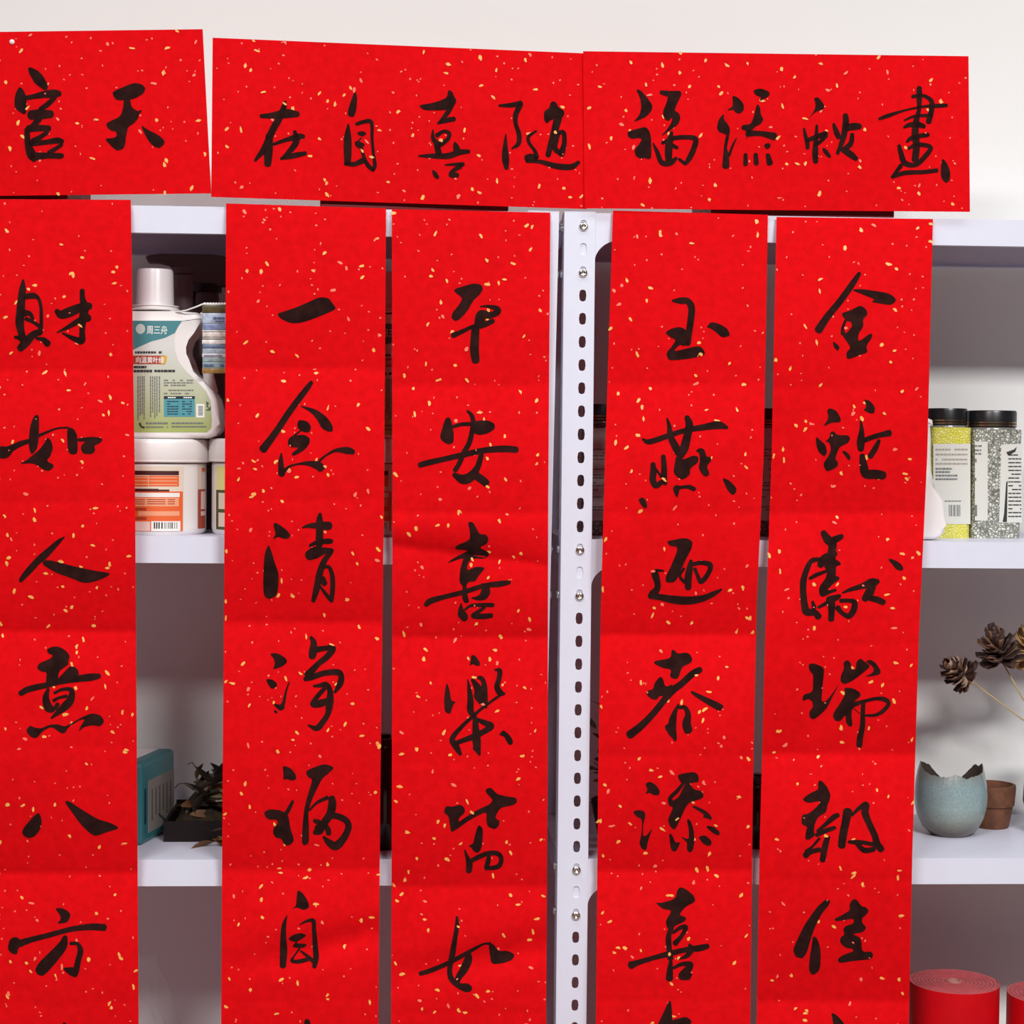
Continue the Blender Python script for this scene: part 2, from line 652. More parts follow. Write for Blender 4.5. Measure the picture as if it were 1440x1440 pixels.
# ------------------------------------------------------------------ banners
class Banner:
    """A paper sheet given by its left and right edges; d(px, py) is how far it bulges towards the room."""

    def __init__(s, L, R, Y, creases, seed, vertical=True, amp=0.0062, wave=0.0026, zig=None, slant=None, dark=None):
        s.L, s.R, s.Y, s.cr, s.v = L, R, Y, creases, vertical
        rnd = random.Random(seed)
        s.rnd = rnd
        s.amps = [amp * rnd.uniform(0.6, 1.3) for _ in range(len(creases) + 1)]
        s.ph = [rnd.uniform(0, 6.28) for _ in range(6)]
        s.wave = wave
        s.zig = zig or [0, 7, 23, 7, 23, 7, 23, 12]
        s.slant = slant or {}
        s.dark = dark or []
        s.cx = sum(p[0] for p in L + R) / (len(L) + len(R))

    def d(s, x, y):
        v = 0.0
        if s.v:
            cs = [c + s.slant.get(i, 0.0) * (x - s.cx) for i, c in enumerate(s.cr)]
            for i in range(len(cs) - 1):
                if cs[i] <= y <= cs[i + 1]:
                    t = (y - cs[i]) / (cs[i + 1] - cs[i])
                    v += s.amps[i] * (math.sin(math.pi * t) ** 0.68) + 0.001 * (s.zig[i] + t * (s.zig[i + 1] - s.zig[i]))
            top = min(1.0, max(0.0, (y - cs[0]) / 160.0))
        else:
            for c in s.cr:
                v += 0.0016 * max(0, 1 - abs(x - c) / 26.0)
            top = 1.0
        w = s.wave * (math.sin(x / 61.0 + s.ph[0]) * math.sin(y / 97.0 + s.ph[1])
                      + 0.5 * math.sin((x + y) / 43.0 + s.ph[2]) * math.sin(y / 151.0 + s.ph[3]))
        v += (w + s.wave * 1.5) * top
        for (gx, gy, sx, sy, rot, a) in s.dark:
            dx, dy = x - gx, y - gy
            uu = dx * math.cos(rot) + dy * math.sin(rot)
            vv = -dx * math.sin(rot) + dy * math.cos(rot)
            v += a * math.exp(-(uu / sx) ** 2 - (vv / sy) ** 2)
        return v

    def P(s, x, y, off=0.0):
        return PY(x, y, s.Y - s.d(x, y) - off)

    def edge(s, pts, t):
        ys = [p[1] for p in pts] if s.v else [i for i in range(len(pts))]
        T = ys[0] + t * (ys[-1] - ys[0])
        for i in range(len(pts) - 1):
            if T <= ys[i + 1] or i == len(pts) - 2:
                k = (T - ys[i]) / (ys[i + 1] - ys[i])
                return (pts[i][0] + k * (pts[i + 1][0] - pts[i][0]), pts[i][1] + k * (pts[i + 1][1] - pts[i][1]))

    def at(s, u, t):
        a, b = s.edge(s.L, t), s.edge(s.R, t)
        return a[0] + u * (b[0] - a[0]), a[1] + u * (b[1] - a[1])

    def build(s, name, label, group):
        nu, nt = (36, 300) if s.v else (110, 50)
        mid = s.at(0.5, 0.0 if s.v else 1.0)
        root = thing(name, label, 'banner', s.P(*mid), group)
        verts, faces = [], []
        for j in range(nt + 1):
            for i in range(nu + 1):
                verts.append(s.P(*s.at(i / nu, j / nt)))
        for j in range(nt):
            for i in range(nu):
                q = j * (nu + 1) + i
                faces.append((q, q + 1, q + nu + 2, q + nu + 1))
        mesh('paper', verts, faces, PAPER, root, True)
        # gold flecks, printed thin on the sheet
        verts, faces, mi = [], [], []
        p0, p1 = s.at(0, 0), s.at(1, 1)
        areapx = abs(p1[0] - p0[0]) * abs(p1[1] - p0[1])
        for _ in range(int(areapx / 720)):
            u, t = s.rnd.uniform(0.005, 0.995), s.rnd.uniform(0.003, 0.997)
            x, y = s.at(u, t)
            big = s.rnd.random() < 0.36
            a = s.rnd.uniform(2.8, 4.9) if big else s.rnd.uniform(1.0, 2.2)
            b = s.rnd.uniform(1.6, 2.6) if big else s.rnd.uniform(0.8, 1.6)
            rot = s.rnd.choice((0, 1.57, 0.5, 2.2, 1.2)) + s.rnd.uniform(-0.4, 0.4)
            o, n = len(verts), 8 if big else 6
            lift = 0.0009 if s.rnd.random() < 0.22 else 0.0003
            for k in range(n):
                an = 6.283 * k / n
                rr = s.rnd.uniform(0.6, 1.15)
                ex, ey = a * rr * math.cos(an), b * rr * math.sin(an)
                verts.append(s.P(x + ex * math.cos(rot) - ey * math.sin(rot), y + ex * math.sin(rot) + ey * math.cos(rot), lift))
            faces.append(tuple(range(o, o + n)))
            mi.append(0 if big and s.rnd.random() < 0.8 else 1)
        f = mesh('gold_flecks', verts, faces, GOLD, root)
        f.data.materials.append(PINK)
        f.data.polygons.foreach_set('material_index', mi)
        f['kind'] = 'stuff'
        s.root = root
        return root


def spline(vals, step=10.0):
    pts = [Vector(vals[i:i + 3]) for i in range(0, len(vals), 3)]
    if len(pts) < 2:
        return pts
    ext = [pts[0] * 2 - pts[1]] + pts + [pts[-1] * 2 - pts[-2]]
    out = []
    for i in range(1, len(ext) - 2):
        p0, p1, p2, p3 = ext[i - 1:i + 3]
        n = max(2, int((p2.xy - p1.xy).length / step))
        for k in range(n):
            t = k / n
            out.append(0.5 * ((2 * p1) + (p2 - p0) * t + (2 * p0 - 5 * p1 + 4 * p2 - p3) * t * t
                              + (3 * p1 - p0 - 3 * p2 + p3) * t ** 3))
    out.append(pts[-1])
    return out


def character(ban, ox, oy, sc, data):
    """data: one brush stroke per line; 'P x y ...' an outline, 'S x y w ...' a path with widths, in zoomed pixels."""
    bm = bmesh.new()
    for line in data.strip().split('\n'):
        tok = line.split()
        v = [float(t) for t in tok[1:]]
        if tok[0] == 'P':
            pts = [Vector((v[i], v[i + 1], 0)) for i in range(0, len(v), 2)]
            for _ in range(2):
                q = []
                for i in range(len(pts)):
                    a, b = pts[i], pts[(i + 1) % len(pts)]
                    q += [a * 0.8 + b * 0.2, a * 0.2 + b * 0.8]
                pts = q
            vs = [bm.verts.new(p) for p in pts]
            for t in tessellate_polygon([pts]):
                try:
                    bm.faces.new([vs[i] for i in t])
                except ValueError:
                    pass
        else:
            sp = spline(v)
            n = len(sp)
            # round the ends
            rows = []
            dirs = []
            for i in range(n):
                d = (sp[min(i + 1, n - 1)].xy - sp[max(i - 1, 0)].xy)
                dirs.append(d.normalized() if d.length > 1e-6 else Vector((1, 0)))
            for end in (0, 1):
                p, d = (sp[0], -dirs[0]) if end == 0 else (sp[-1], dirs[-1])
                w = max(2.0, p.z) / 2
                cap = []
                for a in (0.35, 0.7, 0.95):
                    cap.append((p.xy + d * w * 0.75 * math.sin(a * math.pi / 2), w * math.cos(a * math.pi / 2), dirs[0] if end == 0 else dirs[-1]))
                if end == 0:
                    rows = list(reversed(cap))
                else:
                    tail = cap
            for i in range(n):
                rows.append((sp[i].xy, max(2.0, sp[i].z) / 2, dirs[i]))
            rows += tail
            prev = None
            for (c, w, d) in rows:
                nrm = Vector((-d.y, d.x))
                cur = [bm.verts.new((*(c + nrm * w * k), 0)) for k in (1, 0, -1)]
                if prev:
                    bm.faces.new((prev[0], cur[0], cur[1], prev[1]))
                    bm.faces.new((prev[1], cur[1], cur[2], prev[2]))
                prev = cur
    bmesh.ops.triangulate(bm, faces=list(bm.faces))
    for _ in range(3):
        es = [e for e in bm.edges if e.calc_length() / sc > 9.0]
        if not es:
            break
        bmesh.ops.subdivide_edges(bm, edges=es, cuts=1)
        bmesh.ops.triangulate(bm, faces=[f for f in bm.faces if len(f.verts) > 3])
    off = wloc(ban.root)
    for q in bm.verts:
        q.co = ban.P(ox + q.co.x / sc, oy + q.co.y / sc, 0.0006) - off
    me = bpy.data.meshes.new('brush_character')
    bm.to_mesh(me)
    bm.free()
    return link_mesh('brush_character', me, INK, ban.root)


CHARS = """#A 0 60 6
P 945 415 1060 365 1130 338 1200 350 1228 385 1210 430 1150 465 1100 480 1050 485 985 485 960 455
P 1045 470 1100 475 1105 530 1130 560 1165 580 1195 562 1195 580 1170 605 1165 640 1130 680 1080 710 1065 780 1055 860 1040 895 990 912 950 885 880 808 950 805 985 790 985 765 975 745 940 745 905 715 895 680 945 655 1000 630 1025 600 1040 540
P 1185 690 1240 730 1330 775 1385 820 1390 850 1350 890 1310 880 1270 850 1230 790
#A 0 60 6
P 235 210 265 208 320 235 360 275 385 320 405 355 400 395 375 402 330 370 290 340 270 300 245 260
P 165 365 200 400 220 450 225 540 220 595 200 605 160 580 125 550 120 500 130 430
S 205 468 40 280 455 42 380 435 60 460 430 72 500 430 50
S 460 465 40 400 520 45 340 562 40
S 260 610 80 330 605 85 430 602 65
S 330 640 55 290 690 50 250 730 50
S 240 725 60 330 720 55 415 722 48
S 400 755 36 340 795 40 280 830 50
S 228 730 45 235 850 55 265 940 80 290 985 50
S 260 850 50 380 840 42 480 825 52 525 833 40
S 520 860 30 460 900 36 410 925 30
S 270 960 70 400 952 50 500 955 50 525 952 40
#B 330 100 5.538
S 205 350 30 300 345 50 400 330 72 490 335 45
S 393 240 25 380 290 45 345 370 55 290 470 55 240 590 55 160 695 22
S 270 500 55 262 620 70 258 725 55
S 300 570 22 400 535 32 490 512 50 535 508 36
S 468 470 28 482 540 50 440 610 44 365 682 20
S 360 682 20 450 660 42 550 640 34
#B 330 100 5.538
P 935 150 955 195 950 290 930 360 880 350 885 290
S 885 415 15 880 520 58 880 640 60 880 710 50
S 865 715 40 930 725 36 1000 695 46
S 950 412 28 1000 395 30 1055 390 34 1070 430 26 1070 520 24 1080 640 24 1092 730 30 1080 770 26
S 1080 770 30 1035 730 34 1000 650 24 985 590 24
P 950 475 1000 465 1030 485 1000 510 965 500
P 935 545 970 545 1020 570 990 600 960 600 935 575
S 960 545 12 985 520 10
#B 570 100 5.538
P 105 265 200 250 270 230 325 205 335 140 370 165 375 190 400 225 390 255 350 290 300 305 150 305 125 290
S 365 250 45 330 320 40 270 395 22
S 255 405 20 310 385 38 380 372 38
S 215 455 10 215 520 32 240 560 42 260 640 50
S 245 500 34 300 468 26 342 485 32 330 530 32 270 570 46
S 105 660 14 200 660 36 330 660 46 420 632 46 495 625 30
P 380 540 420 580 430 620 380 640 370 590
P 205 765 240 780 268 825 250 845 215 815
S 310 730 12 400 725 26 450 725 34
S 430 740 36 375 775 34 355 808 40 405 810 38
#B 570 100 5.538
S 730 268 18 820 265 36 900 250 44
S 895 262 44 860 340 42 860 410 32 885 490 38 880 565 36 830 602 14
S 783 490 8 778 580 36 780 680 56 788 755 34
S 1020 465 15 960 510 28 965 560 26 1008 620 28 1022 670 42
S 945 675 50 985 670 55 1015 685 40
S 945 700 28 1050 705 32 1180 740 46 1290 745 46 1350 710 30
P 1130 245 1155 232 1180 250 1190 280 1240 310 1235 350 1200 370 1140 375 1100 410 1080 380 1080 310 1120 290
S 1190 360 65 1160 480 55 1130 580 46 1112 655 42
S 1195 480 30 1232 478 36 1238 560 38 1215 645 54
S 1195 490 24 1180 540 28 1165 600 42 1205 640 36
#C 870 100 5.76
P 140 145 180 155 235 220 275 275 270 315 235 360 200 380 115 415 170 355 185 290 175 220
P 70 490 140 470 215 450 245 475 262 530 265 620 265 700 245 715 205 700 180 710 140 690 125 640 160 600 190 550 160 540 110 550 75 530
S 345 172 34 420 185 50 490 182 46
P 500 165 510 190 480 250 450 320 490 340 500 380 485 430 430 470 335 535 400 460 430 410 435 370 400 410 360 370 360 320 390 250 400 200
S 430 495 25 415 560 55 405 640 62 405 715 55
S 280 585 12 310 650 34 350 740 42 420 742 46 465 705 28
S 355 582 28 440 545 36 540 535 36 622 550 42 608 630 46 570 710 44 542 748 30
S 540 752 28 490 712 24
S 440 605 36 475 620 26
#C 870 100 5.76
P 920 195 970 215 1010 260 1018 310 985 345 945 335 930 310 870 320 925 285 925 240
P 855 340 850 390 895 440 903 490 890 540 865 510 810 490 795 455 810 390
S 880 535 28 865 620 26 870 680 46 868 770 58
S 895 680 24 925 600 18 955 540 8
P 1085 155 1150 138 1220 165 1225 195 1180 225 1140 245 1155 210 1110 195
P 1120 260 1145 290 1150 350 1175 390 1150 430 1100 450 1020 575 1060 490 990 470 1000 435 1070 430 1095 370
S 1045 505 50 1150 505 42 1260 528 62
P 1180 590 1220 580 1235 610 1205 635 1180 615
S 1028 675 32 1028 755 38
S 1110 675 36 1115 748 42
S 1208 678 36 1225 745 52
#C 1110 100 5.538
P 190 210 225 200 275 265 265 300 205 315 145 375 200 300 205 250
S 115 448 18 125 500 28 140 560 34 142 598 32
S 135 540 34 210 512 38 285 486 42
S 214 422 20 212 480 28 205 560 38 202 640 48 205 705 40
S 285 502 34 240 550 30 200 575 28
P 255 595 290 605 330 665 310 680 265 635
S 345 412 22 365 470 42 385 515 38
S 437 342 42 440 400 50 425 500 46 400 580 36 375 640 28
S 440 440 56 510 430 56 548 430 46
S 490 492 32 480 560 40 440 600 42
S 420 610 46 480 650 52 520 682 36
#C 1110 100 5.538
S 1012 130 40 1012 200 46 1010 300 32 990 380 46 980 480 55 990 580 55 980 690 55
S 960 198 28 1040 190 26 1105 230 36 1108 300 42 1085 395 44
S 700 372 20 760 350 32 900 305 16 1050 275 20 1160 270 32 1225 266 28
S 895 383 14 980 350 22 1100 345 30
S 895 438 20 930 420 36 1000 415 46 1050 430 34
S 915 550 20 950 522 36 1030 502 36 1080 495 34
S 855 580 28 870 640 40 900 715 44 985 728 36 1060 660 40 1100 592 34 1000 572 34 930 600 24
S 870 735 36 805 820 24
S 800 825 26 900 792 36 1050 785 32 1150 772 32
P 1190 675 1225 710 1255 780 1250 850 1220 875 1180 830 1180 750
#1 0 370 9
S 292 215 30 285 330 85 270 480 100 260 620 110 250 760 110 270 880 90 290 960 110
S 310 425 70 420 412 76 488 450 45 518 560 42 522 700 46 520 800 52 500 880 80
S 310 630 90 380 640 56 415 700 46
S 330 705 50 420 745 44 510 805 52
S 510 870 80 420 905 90 330 1000 110 255 1080 90
S 460 950 36 550 970 64 605 1020 88
S 190 935 36 240 945 54
S 1040 345 62 1045 450 72 1070 560 110 1050 700 100 1040 850 72 1040 970 84 1020 1010 50
S 715 605 60 780 650 110 900 610 125 1020 560 105 1135 542 90
S 1120 690 94 1000 730 80 860 810 52 720 878 15
S 790 885 20 900 940 54 1015 988 84
#1 0 550 9
P 430 310 490 295 495 420 490 600 470 730 400 810 370 740 362 640 380 440
S -10 775 150 70 770 150 150 722 84 250 670 72 360 632 58
S 470 572 46 580 525 32 720 472 22 860 460 24
P 600 580 650 630 670 720 640 820 585 880 680 930 675 970 620 1010 560 1000 430 910 240 920 330 880 400 820 490 750 560 660
P 850 455 930 470 980 560 985 790 900 805 860 760 850 600
P 970 600 1160 575 1280 590 1300 620 1260 660 1190 690 1210 750 1160 800 1050 790 1020 720 1040 670 1090 640 975 635
#1 10 710 9
P 750 385 650 510 490 690 410 745 330 840 170 995 140 950 220 830 380 650 540 520 640 435
P 470 700 550 700 700 740 900 790 1120 835 1320 865 1240 920 1100 975 960 990 800 920 620 860 440 750
#1 10 890 9
P 500 210 560 175 650 170 740 220 795 290 775 360 775 400 720 440 660 480 640 580 660 650 500 680 490 600 505 495 430 490 375 445 400 385 560 320 580 280 520 260
P 630 590 700 520 790 420 860 430 905 480 910 540 880 610 700 650
S 170 765 70 280 710 80 500 660 72 700 620 56 900 580 84 1060 560 94 1165 545 64
S 520 710 40 490 820 84 520 940 110 575 970 84
S 600 760 36 700 715 42 815 725 60 800 850 100 720 940 100 560 1078 25
S 590 855 46 660 820 36 750 800 44
S 610 955 54 640 900 54
P 245 1220 290 1170 350 1200 430 1210 540 1160 640 1155 740 1190 900 1090 1060 1015 1180 1035 1235 1120 1180 1185 1080 1165 970 1190 905 1250 930 1180 990 1090 920 1100 775 1190 740 1260 690 1275 560 1180 440 1250 380 1330 310 1325 250 1260
#1 10 1070 9
P 395 635 440 740 430 850 350 960 260 980 190 930 200 850
P 720 510 780 505 950 620 1150 740 1300 780 1435 850 1250 905 1120 955 1040 910 930 800 850 690
#1 0 1250 9
P 695 245 780 240 860 280 895 320 880 380 840 430 715 440 770 390 760 330
S 250 690 94 400 640 72 600 590 66 900 510 66 1150 480 84 1320 488 90
P 120 640 180 605 240 620 270 690 230 760 215 830 150 820 95 760
S 825 610 60 790 720 120 680 850 145 560 980 160 510 1040 140
S 895 690 44 980 695 46 1018 780 72 990 900 72 960 1040 84
P 780 1000 940 985 1000 1060 960 1125 880 1090
#1 0 1380 6
P 525 350 545 345 565 360 600 420 540 420
#2 350 370 9
P 355 640 450 610 600 560 760 490 890 430 1010 440 1060 510 1110 575 1000 630 800 710 660 755 520 760 400 700
#2 350 530 9
S 790 70 54 700 190 76 520 430 82 340 700 86 180 915 104
P 630 360 720 375 850 410 980 500 1060 610 1065 690 1010 695 920 650 870 550 790 450
P 630 540 740 560 785 620 780 680 740 705 670 690 620 650 610 600
P 500 780 560 740 700 730 770 770 770 840 700 930 560 1005 535 970 640 890 520 890 490 850
S 655 680 20 570 745 20
S 410 970 22 405 1080 64 415 1230 86
S 445 1190 52 520 1130 30 640 1100 28 760 1095 64 870 1120 104 915 1155 100
S 895 1060 36 980 990 26 1100 930 44 1240 930 90 1318 948 66
#2 350 710 9
P 310 235 350 225 470 310 530 380 500 430 430 425 370 400 295 440 340 370 320 300
P 250 495 290 600 330 740 380 870 370 1060 350 1150 250 1195 190 1150 180 1000 190 700 210 580
S 900 115 44 895 200 84 895 350 94 890 500 94
S 675 288 15 760 265 54 900 260 90 1015 265 110
S 775 515 40 870 470 54 1000 460 70 1048 460 54
S 760 640 125 850 600 150 960 580 84 1050 580 66
S 1035 605 56 960 700 74 900 850 84 860 1050 84 815 1215 54
S 950 785 44 1015 790 46 1055 900 60 1060 1050 62 1045 1215 54
S 930 935 80 960 1000 70
S 905 1035 28 960 1110 44 1030 1195 54
#2 350 890 9
P 260 260 370 255 480 330 480 380 410 430 300 465 330 400 320 330
P 215 580 300 590 360 640 350 680 290 715 240 650
S 510 625 15 470 740 26 440 880 44 405 945 72
P 310 890 400 910 460 930 440 970 390 985 330 930
P 310 990 340 970 370 1015 330 1015
S 785 55 40 820 120 76 810 240 104 802 300 90
S 850 212 80 960 195 64 1060 195 84 1000 290 80 870 400 72 745 535 100
S 710 585 56 800 560 72 950 510 72 1120 497 80 1168 545 74 1155 640 80 1090 748 40
S 820 672 28 900 665 54 980 652 64 1028 740 72 1022 880 100 1000 1020 72 940 1120 72 860 1205 74 750 1168 20
S 955 705 54 870 800 60 810 900 72 900 892 96 1000 860 80
#2 350 1060 9
P 425 145 530 180 600 270 595 325 540 340 480 315 435 330 440 260
S 555 600 36 500 710 54 440 800 54
P 190 740 260 700 380 710 450 740 500 780 515 880 530 960 575 1090 540 1140 490 1165 440 1140 415 1075 340 1060 305 1010 310 940 370 880 350 830 260 835 210 800
P 720 220 800 180 960 125 1085 170 1030 230 930 310 860 440 790 600 750 740 760 900 760 1140 690 1160 670 1120 680 900 700 700 750 500 810 320 740 290
S 765 715 26 860 620 36 990 555 52
S 1050 560 84 1055 640 104 1030 760 104 965 855 100
S 1040 775 80 1150 800 80 1235 850 80 1260 930 82 1205 1060 90 1100 1165 110 1005 1115 80 945 1050 30
S 830 845 48 895 880 80 885 960 130 835 1000 60
S 960 905 80 1000 960 72 1010 1010 66
#2 350 1230 9
P 615 190 680 230 740 320 770 410 700 450 600 410 540 440 600 390 605 280
S 480 520 15 445 640 56 435 800 74 440 960 94 430 1155 80
S 640 636 12 720 592 30 812 582 54 825 700 54 840 900 66 850 1050 74 828 1165 54
P 495 810 560 760 660 735 730 765 690 800 620 840 600 870 740 875 710 920 630 930 540 910 600 850 540 840
S 640 935 26 580 1020 22 545 1090 44 650 1095 54 770 1060 54
S 655 965 22 740 1030 44 825 1105 54
#2 300 1380 5.538
P 705 332 712 300 730 290 752 305 760 345 730 380
#3 580 370 9
P 525 330 650 290 780 255 870 270 895 330 850 400 770 470 700 600 600 710 540 735 490 690 510 620 580 540 640 440 540 370
S 860 550 15 950 545 36 1070 575 70 1075 620 80 980 660 84 870 655 120 850 780 135
S 1020 730 60 900 780 72 780 795 46 640 860 54 515 915 66
S 800 810 100 790 950 108 785 1100 114 800 1235 100
#3 580 560 9
P 420 245 470 240 500 310 525 450 520 560 465 585 400 560 345 500 370 400
S 510 360 42 620 330 46 720 325 54
S 695 160 30 745 210 52 768 290 62 758 400 62 720 560 66 650 690 66 590 830 62 540 910 64
P 760 300 830 280 960 280 1040 320 1045 390 940 450 840 465 770 440
S 95 845 70 180 820 74 400 770 68 620 720 72 900 660 74 1150 640 84 1315 650 80
S 880 655 56 860 760 68 820 880 80 740 990 120 640 1025 120 525 965 54
S 800 975 100 880 1030 100 935 1075 94
#3 580 725 9
P 700 80 765 80 820 180 850 235 940 240 965 300 940 360 840 405 960 460 975 500 920 545 760 540 700 600 690 700 800 645 930 655 830 770 800 830 700 840 680 900 700 1010 720 1105 650 1105 620 1000 640 890 595 850 600 700 630 590 650 530 420 610 550 520 690 455 690 435 545 430 540 385 730 310 730 200
S 170 1128 60 230 1080 76 400 1030 62 640 970 62 900 890 62 1100 865 74 1225 845 54
P 870 845 970 880 990 980 940 1060 840 1080 720 1040 840 1020 880 930
P 620 1090 640 1180 700 1250 705 1310 650 1350 570 1270 580 1180
S 665 1188 28 740 1140 38 870 1132 52 1020 1132 54
S 910 1165 36 830 1220 52 770 1270 62 900 1275 72 1000 1265 60
#3 580 910 9
P 740 100 790 100 855 190 855 230 820 240 760 210 715 240 740 180
P 435 440 470 540 490 680 550 690 515 730 480 850 410 820 400 700 410 560
S 700 410 15 720 540 54 735 680 80 735 800 84 780 870 56
P 730 400 780 400 850 470 880 500 865 420 800 390 850 355 910 380 950 490 955 780 900 770 770 640 790 540
S 1040 287 18 1105 297 60 1095 400 62 1070 500 70 1110 575 80 1160 590 44
S 1105 612 36 980 700 34 860 790 38 760 880 44 620 1010 52 505 1160 70 560 1270 80 608 1355 44
S 790 880 54 800 1000 80 810 1150 104 820 1260 94 848 1360 34
P 740 1260 860 1260 855 1385
S 820 915 46 920 960 72 995 1000 84 900 1070 72 780 1130 80 640 1180 62 545 1218 62
P 1090 1110 1150 1045 1220 1100 1270 1170 1270 1230 1220 1240 1180 1170 1160 1130
#3 590 1090 9
P 330 390 420 400 520 370 575 420 570 480 500 540 490 600 600 520 750 430 890 370 930 310 830 210 850 165 910 160 980 240 1100 270 1225 285 1235 340 1190 380 1020 410 950 540 1020 580 1000 650 950 685 860 650 845 560 850 460 720 520 600 590 480 680 400 725 385 640 370 520 305 470
P 745 620 800 670 800 800 780 940 740 985 690 970 650 910 610 895 680 870 700 760
S 572 950 18 600 1030 46 630 1120 82 625 1215 72
S 645 1090 54 740 1040 62 860 992 62 985 992 62 1035 1060 58 995 1155 62 840 1182 46
S 880 1015 44 870 1080 62 845 1170 62
#3 580 1270 9
S 562 175 30 565 280 56 540 440 60 505 650 74 472 830 64 490 950 72 580 1040 72 680 1070 110 720 1080 90
S 100 892 56 250 845 62 450 760 58 640 660 54 780 580 44 900 518 26 985 512 36
S 705 640 76 705 720 104 650 840 104 590 930 84 565 1000 66
P 965 520 1020 510 1090 610 1200 600 1300 650 1260 720 1150 760 1000 775 980 650
#4 890 390 9
S 505 295 30 600 295 80 690 300 80 742 380 88 730 560 84 705 720 84 692 835 84
P 405 700 480 650 580 625 660 650 720 760 700 850 640 870 600 850 560 880 520 930 560 930 800 870 870 880 920 960 870 1000 600 1045 450 1050 420 960 480 890 550 790 480 760
P 930 635 985 560 1100 590 1200 650 1235 740 1130 765 1050 690 980 640
#4 890 570 9
S 125 428 30 210 460 68 430 390 68 650 320 64 900 275 80 1080 250 100 1190 280 44
S 432 165 22 460 260 54 480 400 80 560 560 100 605 630 90
S 685 150 66 715 250 100 690 380 100 650 540 110 615 640 70
P 545 640 620 650 630 690 770 630 830 650 830 720 720 800 725 880 620 950 510 860 530 740
P 790 575 850 535 910 560 930 650 985 650 995 700 930 770 975 870 930 905 880 880 830 790 850 700 840 600
S 385 645 60 395 780 72 395 900 76 408 990 54
S 255 740 60 260 830 82 252 940 84 290 1015 74 365 972 64
S 290 810 36 330 860 28 355 900 36
P 500 1050 540 1005 600 1020 720 1000 810 1045 780 1095 690 1050 590 1060 580 1120 555 1180
P 1125 910 1220 950 1310 1040 1310 1100 1265 1140 1200 1080
P 65 1190 120 1160 165 1200 185 1290 150 1305 110 1270
#4 880 730 9
P 515 280 600 265 700 240 790 245 850 290 830 380 760 510 700 640 630 800 510 805 500 740 580 580 670 350 560 340
S 825 525 40 810 620 80 790 750 92 790 870 80
S 735 625 36 685 720 36 740 795 44
S 845 572 54 950 552 52 1060 572 70 1065 640 62 1008 740 62 950 790 64 912 720 46 875 630 46
S 480 655 20 400 652 44 372 690 92 400 800 80 398 880 80 340 950 100
S 310 968 80 450 990 82 620 1020 104 800 1030 104 980 1000 82 1120 940 62 1210 890 25
#4 870 900 9
P 670 120 710 130 745 175 860 155 910 185 935 250 910 290 800 340 760 470 740 490 690 490 645 460 670 370 560 355 450 300 450 265 640 235 665 200
S 1030 375 78 930 430 84 800 550 84 680 640 92 560 780 82 420 950 84 280 1090 94 140 1200 106
P 450 550 520 460 560 480 590 600 700 550 600 720 520 700 480 760 400 740 330 655 440 620
P 905 630 1100 720 1340 825 1300 890 1250 890 1100 800 930 690
S 757 810 20 710 920 64 680 1050 100 690 1180 80 718 1265 34
P 570 1090 660 1040 740 1180 730 1285 650 1220
S 765 852 44 840 855 54 878 940 74 860 1060 110 880 1145 110
#4 870 1070 9
P 335 290 390 260 470 300 525 380 510 435 440 430 390 400 335 420 370 360
P 175 640 260 620 330 640 340 700 310 800 305 960 360 940 430 840 370 1020 350 1135 290 1110 260 1040 290 930 300 735 230 710
P 745 175 860 150 960 140 1010 180 1015 265 950 275 880 285 800 290 760 230
P 860 270 900 285 950 360 1050 380 1080 440 1050 480 900 520 840 600 770 760 710 880 650 830 620 740 690 600 660 560 690 500 760 460 830 310
S 830 270 40 740 380 50 655 470 56 670 550 70
P 910 570 980 570 1120 640 1180 710 1175 750 1130 730 1060 710 1090 680
P 860 730 910 750 950 870 960 1020 940 1130 900 1165 860 1120 870 1030 770 950 890 1000 890 870
P 635 910 680 940 720 1040 785 1020 740 1130 700 1150 660 1120
P 1090 820 1200 830 1285 900 1270 945 1200 920
P 1005 955 1100 940 1175 1010 1175 1060 1130 1080 1060 1040
#4 870 1240 9
P 740 110 775 65 850 90 950 170 975 250 850 310 760 420 860 450 840 500 700 560 690 640 610 580 595 490 680 360 560 345 460 260 540 270 720 215
S 650 610 54 630 720 72 640 850 72 655 970 76
S 690 645 36 780 580 52 850 575 60 800 680 52 715 780 72
S 155 1055 100 250 1020 70 450 960 62 640 910 72 850 860 66 1020 840 82 1125 815 66
P 880 770 950 810 960 880 880 970 730 990 830 930 880 870
S 660 1010 46 650 1110 74 642 1225 94
S 695 1090 36 800 1042 52 910 1045 70 860 1130 100 800 1195 90 890 1215 54
P 880 1150 940 1160 900 1240 760 1245
#4 860 1380 10.286
P 830 275 860 290 875 420 880 760 600 760 740 480
P 870 560 950 540 1080 510 1150 560 1160 600 1100 650 870 650
#5 1130 370 9
S 705 130 50 620 260 78 470 470 84 300 680 90 190 845 104
P 600 335 720 325 900 350 1080 380 1160 440 1170 480 1110 530 1000 515 850 490 910 460 760 400
P 470 635 590 600 720 530 800 590 810 650 750 710 760 800 690 900 695 1000 850 880 880 920 790 1050 815 1130 720 1160 550 1225 540 1130 600 1070 540 980 490 910 560 870 620 790 600 740 540 730
S 530 730 36 495 820 36 500 890 60
P 370 985 420 1020 460 1060 435 1115 380 1060
#5 1130 550 9
P 295 235 340 215 420 250 475 350 465 395 360 395 245 450 320 340
P 765 100 840 120 905 200 900 275 850 285 755 240 800 200
P 155 570 210 620 280 680 300 780 260 830 190 770 160 680
P 270 640 330 590 340 520 380 505 430 560 560 555 595 600 560 660 460 700 420 790 400 860 440 900 430 960 290 1025 245 920 320 820 350 720 320 640
